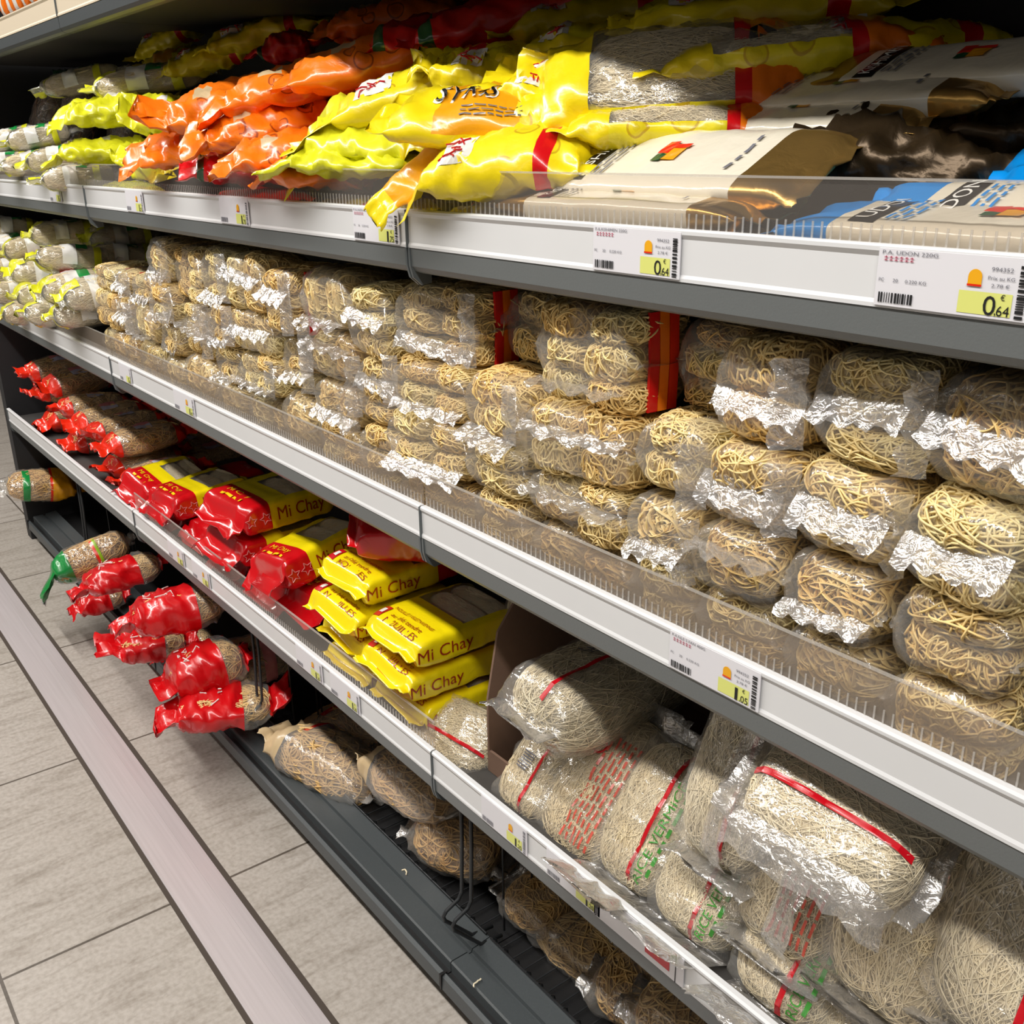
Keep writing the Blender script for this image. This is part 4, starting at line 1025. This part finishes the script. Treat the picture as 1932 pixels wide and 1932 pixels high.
# ================================================================== lower shelf: tan bags with red ends
G_RE = 'red-ended noodle bags on the lower shelf'
for x, z, lab in ((-2.735, .575, 'tan noodle bag with red ends nearest the red packs, its coil showing'), (-2.885, .578, 'tan red-ended noodle bag second from the right of the three in a row'),
          (-3.035, .575, 'tan red-ended noodle bag third from the right in the row'), (-3.19, .580, 'tan red-ended noodle bag under the raised scarlet tip'),
          (-3.50, .580, 'tan red-ended noodle bag at the far left end of the lower shelf'), (-3.33, .635, 'tan red-ended noodle bag on top, its scarlet tip raised'),
          (-3.56, .640, 'tan red-ended noodle bag on top at the far left, its scarlet tip drooping'), (-2.62, .500, 'tan red-ended noodle bag low behind the strip, beside the red packs'),
          (-2.78, .500, 'tan red-ended noodle bag lowest in the row, mostly covered'), (-3.11, .500, 'tan red-ended noodle bag low under the row of three'), (-3.42, .500, 'tan red-ended noodle bag low at the far left behind the strip')):
    endbag('redends', lab, (x, .15, z), 0, 0, 90 + rB.uniform(-5, 5), rB.uniform(-2, 6), rB.uniform(-8, 8), .20, .132, .076, (.035, .035), G_RE, .004, .013, (rB.uniform(-.3, .5), .2))
for q in ((300, 775, .33, 'dim red-ended bag in the shade under the second bay joint'), (335, 800, .34, 'dim crimson-ended bag in the shade, right of the bay joint'), (355, 845, .33, 'dim crimson-ended bag in the shade behind the coil-showing tan bag'),
          (400, 862, .36, 'dim crimson-ended bag deepest behind the red packs'), (330, 870, .28, 'dim red-ended bag just behind the scarlet tip of the low bag')):
    endbag('redends', q[3], q[0], q[1], q[2], 90, 2, 0, .20, .12, .075, (.03, .03), 'dim red-ended bags at the back of the lower shelf', .004, .012)

# red and yellow wheat-noodle blocks
z0 = 0.462
michay('red noodle block at the left end, its crumpled end over the strip', (-2.48, .115, .520), 0, 0, 94, 3, 8, 'front', .18, .15, .062, sidetext=False)
michay('red noodle block with crumpled end hanging down, second from the left', (-2.25, .115, .550), 0, 0, 92, 6, -4, 'front', .19, .17, .062)
michay('red noodle block with yellow side, topmost of the red packs', (-1.90, .140, .620), 0, 0, 91, 3, -3, 'front', .21, .20, .068)
michay('red noodle block directly under the topmost red one', (-1.90, .125, .548), 0, 0, 92, 0, 0, 'front', .20, .18, .060)
michay('red noodle block with white stars and yellow lettering, beside the yellow packs', (-1.655, .110, .590), 0, 0, 95, 12, -10, 'front', .19, .145, .066)
for x, z, lab in ((-2.10, .498, 'red noodle block low behind the strip, under the second red one'), (-1.93, .492, 'red noodle block low behind the guard, left of the starred one'), (-1.58, .520, 'red noodle block tucked under the starred one beside the yellow stack'),
          (-1.74, .492, 'red noodle block lowest behind the guard, under the starred one'), (-2.30, .492, 'red noodle block lowest at the left end of the red packs')):
    michay(lab, (x, .150, z), 0, 0, 92, 0, 0, 'front', .19, .15, .056, sidetext=False)
michay('yellow noodle block with red back end, topmost of the left yellow stack', (-1.362, .125, .655), 0, 0, 90, 2, 0, 'back', .20, .150, .050)
michay('yellow noodle block second from the top of the left yellow stack', (-1.375, .098, .599), 0, 0, 93, 3, 4, None, .19, .150, .048)
michay('yellow noodle block third from the top of the left yellow stack', (-1.37, .116, .545), 0, 0, 90, 2, 3, None, .19, .150, .050)
michay('yellow noodle block at the bottom of the left yellow stack, behind the guard', (-1.37, .122, .490), 0, 0, 90, 0, 0, None, .19, .150, .050)
michay('yellow noodle block on top of the right yellow stack', (-1.200, .115, .612), 0, 0, 90, 1, 0, None, .20, .150, .050)
michay('yellow noodle block in the middle of the right yellow stack', (-1.205, .100, .557), 0, 0, 89, 1, 2, None, .19, .150, .050)
michay('yellow noodle block at the bottom of the right yellow stack', (-1.202, .122, .494), 0, 0, 90, 0, 0, None, .19, .150, .056)
michay('dark red noodle pack lying askew on top of the yellow stacks', (-1.335, .150, .722), 0, 0, 60, -6, 8, 'all', .19, .13, .062, sidetext=False)
for q in ((430, 905, .33, 'dim crimson pack at the back above the red packs'), (800, 1050, .34, 'dim crimson pack in the dark behind the yellow stacks')):
    michay(q[3], q[0], q[1], q[2], 90, 0, 0, 'all', .18, .14, .06, sidetext=False)
michay('yellow noodle pack in the dark beside the cardboard tray', (-1.07, .36, .60), 0, 0, 90, 0, 0, None, .17, .12, .05)

def tray():
    t = empty('cardboard_tray', (-.94, .06, z0)); tag(t, 'brown cardboard display tray standing open between the yellow packs and the vermicelli', 'cardboard tray')
    MB().prism([(0, 0), (.36, 0), (.36, .27), (.06, .27), (.02, .22), (0, .12)], -.072, -.068).build('side_wall', M['cardboard'], t)
    MB().box(-.068, .20, .356, .36, 0, .24).build('rear_wall', M['cardboard'], t)
    MB().box(-.068, .20, 0, .356, 0, .003).build('tray_floor', M['cardboard'], t)
    MB().box(-.068, .20, 0, .004, .003, .035).build('front_wall', M['cardboard'], t)
tray()

# vermicelli bags
vermicelli('clear vermicelli bag standing upright in the cardboard tray, with a red stripe', 1010, 1180, .22, 90, 70, 0, .20, .12, .07, mat='film')
vermicelli('small dim vermicelli bag at the back of the cardboard tray', 1165, 1245, .32, 90, 20, 0, .18, .11, .06, words=None, stripe=False)
vermicelli('large bundle of rice vermicelli lying into the shelf on top of the others', (-.875, .165, .628), 0, 0, 90, 0, 4, .28, .145, .115, (.03, .03), True, 'code', (.2, 0))
vermicelli('clear vermicelli bag at the left end of the row, beside the yellow packs', 868, 1392, .075, 8, 0, 38, .175, .115, .095, (.022, .022), True, None, (.5, -.5))
def lean(label, px, py, p, L, W, T, y=None, dz=0.0, yaw=90, fins=(.018, .03), droop=(1.6, .4), **k):
    """a bag leaning back from its front lower edge (on the deck, or at depth y on the bags below)"""
    B = atz(px, py, .468) if y is None else at(px, py, y)
    a = math.radians(p); u = Vector((0, math.cos(a), math.sin(a))); n = Vector((0, -math.sin(a), math.cos(a)))
    c = B + u * L / 2 - n * T / 2 + Vector((0, 0.004, dz))
    return vermicelli(label, tuple(c), 0, 0, yaw, p, 0, L, W, T, fins, k.get('stripe', True), k.get('words', None), droop, seal=k.get('seal', False))
lean('clear vermicelli bag with a small barcode and a short red line', 945, 1528, 45, .155, .120, .080, words='code')
lean('clear vermicelli bag printed with red lettering and two round red marks', 1035, 1600, 46, .205, .155, .080, stripe=False, words='red')
lean('clear vermicelli bag with green words whose torn tip hangs over the strip', 1145, 1685, 50, .185, .128, .070, dz=.018, fins=(.036, .02), droop=(2.6, .3), words='green')
lean('clear vermicelli bag with green words below the tall leaning one', 1262, 1785, 52, .140, .130, .066, dz=.018, fins=(.032, .02), droop=(2.6, .3), words='green')
lean('clear vermicelli bag with a crumpled clear tip hanging low over the strip', 1425, 1932, 52, .135, .130, .066, dz=.018, fins=(.036, .02), droop=(2.6, .3), words='green')
lean('clear vermicelli bag cut by the bottom edge, under the thick tangled one', 1570, 2040, 54, .140, .140, .080, stripe=False)
lean('tall clear vermicelli bag leaning up towards the middle shelf', 1312, 1632, 64, .245, .135, .075, y=.025, fins=(.02, .05), seal=True)
lean('clear vermicelli bag with faint red print under the one lying across', 1428, 1798, 58, .225, .145, .078, y=.022, stripe=False, words='red', seal=True)
lean('thick vermicelli bag right of the one with faint red print, showing tangled strands', 1625, 1925, 60, .240, .170, .090, y=.02, yaw=86, stripe=False)
lean('vermicelli bag at the right edge of the photo, red line along its left side', 1835, 1990, 60, .240, .160, .090, y=.02, yaw=92)
vermicelli('clear vermicelli bag lying across the others, with a broad glossy seal', 1592, 1535, .045, 2, -2, 30, .175, .145, .085, (.02, .016), True, None, (.4, -.3), seal=True, seal_y=-.40)
vermicelli('dim vermicelli bag in the shade behind the thick tangled one', 1745, 1640, .18, 84, 40, 4, .20, .14, .085, (.03, .02), False, None, (-.5, .2))
# ================================================================== base shelf
G_B = 'red crinkled noodle bags hanging over the base shelf'
endbag('greenband', 'tan noodle bag with green band and red rim, far left of the base shelf', 78, 915, .05, 82, -8, 10, .22, .13, .10, (.03, .03), 'green-printed bags of the base shelf', .005, .012, (-.3, 0))
endbag('green', 'noodle bag with green and silver end hanging over the base shelf', 172, 1052, -.01, 86, 14, -30, .22, .16, .10, (.07, .02), 'green-printed bags of the base shelf', .005, .012, (-.8, 0))
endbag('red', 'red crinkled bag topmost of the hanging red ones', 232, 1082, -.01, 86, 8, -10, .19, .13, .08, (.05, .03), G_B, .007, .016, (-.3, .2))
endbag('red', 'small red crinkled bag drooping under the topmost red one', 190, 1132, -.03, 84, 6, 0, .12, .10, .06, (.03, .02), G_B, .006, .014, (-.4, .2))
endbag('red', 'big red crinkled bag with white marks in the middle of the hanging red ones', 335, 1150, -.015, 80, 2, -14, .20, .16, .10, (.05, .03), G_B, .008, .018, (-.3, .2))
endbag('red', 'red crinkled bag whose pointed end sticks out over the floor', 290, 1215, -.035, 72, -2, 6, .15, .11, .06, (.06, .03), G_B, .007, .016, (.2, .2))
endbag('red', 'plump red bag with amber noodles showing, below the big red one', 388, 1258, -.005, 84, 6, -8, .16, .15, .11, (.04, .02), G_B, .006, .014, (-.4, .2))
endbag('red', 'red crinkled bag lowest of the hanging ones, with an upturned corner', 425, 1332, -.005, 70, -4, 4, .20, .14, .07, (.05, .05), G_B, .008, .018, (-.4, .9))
endbag('red', 'red bag underneath the hanging pile, seen from its end', 350, 1225, .09, 84, 0, 0, .16, .14, .10, (.02, .02), G_B, .006, .012)
endbag('grey', 'greyish lilac noodle bag in the dark behind the plump red bag', 470, 1245, .12, 80, 0, 0, .20, .14, .10, (.03, .03), 'dull noodle bags inside the base shelf', .005, .012)
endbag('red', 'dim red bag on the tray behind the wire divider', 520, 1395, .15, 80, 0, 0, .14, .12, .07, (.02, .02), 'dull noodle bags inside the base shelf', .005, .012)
endbag('grey', 'dim lilac noodle bag standing behind the wire divider of the red bags', 560, 1320, .28, 80, 10, 0, .18, .14, .12, (.02, .02), 'dull noodle bags inside the base shelf', .005, .012)
G_D = 'dull noodle bags inside the base shelf'
endbag('bread', 'pale noodle bag with white end and red mark, lying on the wire tray', 628, 1440, .12, 18, -8, -20, .27, .17, .11, (.03, .02), G_D, .006, .012, (.4, 0))
endbag('bread', 'dim pinkish noodle bag behind the pale white-ended one', 665, 1395, .24, 20, -4, 0, .24, .16, .12, (.02, .02), G_D, .006, .012)
endbag('bread', 'tan noodle bag with a red band under the lower shelf rail', 790, 1470, .14, 10, -6, -10, .20, .15, .10, (.02, .02), G_D, .006, .012)
endbag('plain', 'tan noodle bag behind the nearest wire divider', 870, 1580, .17, 30, -10, 0, .17, .14, .11, (.02, .02), G_D, .005, .012)
endbag('bread', 'dim noodle bag with red print behind the nearest divider bars', 945, 1640, .24, 40, 0, 0, .16, .14, .10, (.02, .02), G_D, .005, .012)
endbag('plain', 'small dark golden noodle nest bag just right of the nearest divider', 1020, 1700, .19, 10, -4, 0, .11, .12, .07, (.02, .02), G_D, .005, .012)
endbag('plain', 'long dim noodle bag on the dark tray, right of the nearest divider', 1115, 1790, .21, 10, -6, 0, .20, .12, .08, (.03, .03), G_D, .005, .012)
endbag('plain', 'dim noodle bag at the bottom edge, under the small red flag', 1215, 1865, .20, 20, -4, 0, .14, .14, .09, (.02, .02), G_D, .005, .012)
endbag('plain', 'dark noodle bag in the bottom corner of the base shelf, nearest the camera', 1310, 1925, .19, 20, -4, 0, .16, .14, .09, (.02, .02), G_D, .005, .012)

# crumbs: two broken noodles on the ledge
for px, py, n, lab in ((758, 1642, 8, 'broken piece of white noodle lying on the dark ledge'), (894, 1862, 8, 'thin white noodle shred on the ledge beyond the bumper joint')):
    p = atz(px, py, .0945); rnd = random.Random(px)
    o = MB().tube(loose_pts(rnd, n, .024), .0013, 5).build('noodle_scrap', M['hair'], loc=p); tag(o, lab, 'noodle scrap', 'noodle scraps on the ledge')

# topmost shelf, far left corner of the photo: orange packs in a pale carton
def carton():
    for k in range(9):
        x = -2.40 - .066 * k
        o = Bag(.030, .030, .085, (.0, .0), 3, 6, .95, .003, sd(), .003).mesh('pack', [M['orange'], M['white_print']], lambda u, v, w: 1 if (-.4 < u < .4 and v < -.5 and w < .4) else 0, 16, 20)
        t = link('orange_pack', o, None, loc=(x, .040, 1.713)); tag(t, f'orange and white pack on the topmost shelf, {ORD[k]} from the right at the photo corner', 'pack', 'orange packs on the topmost shelf')
carton()
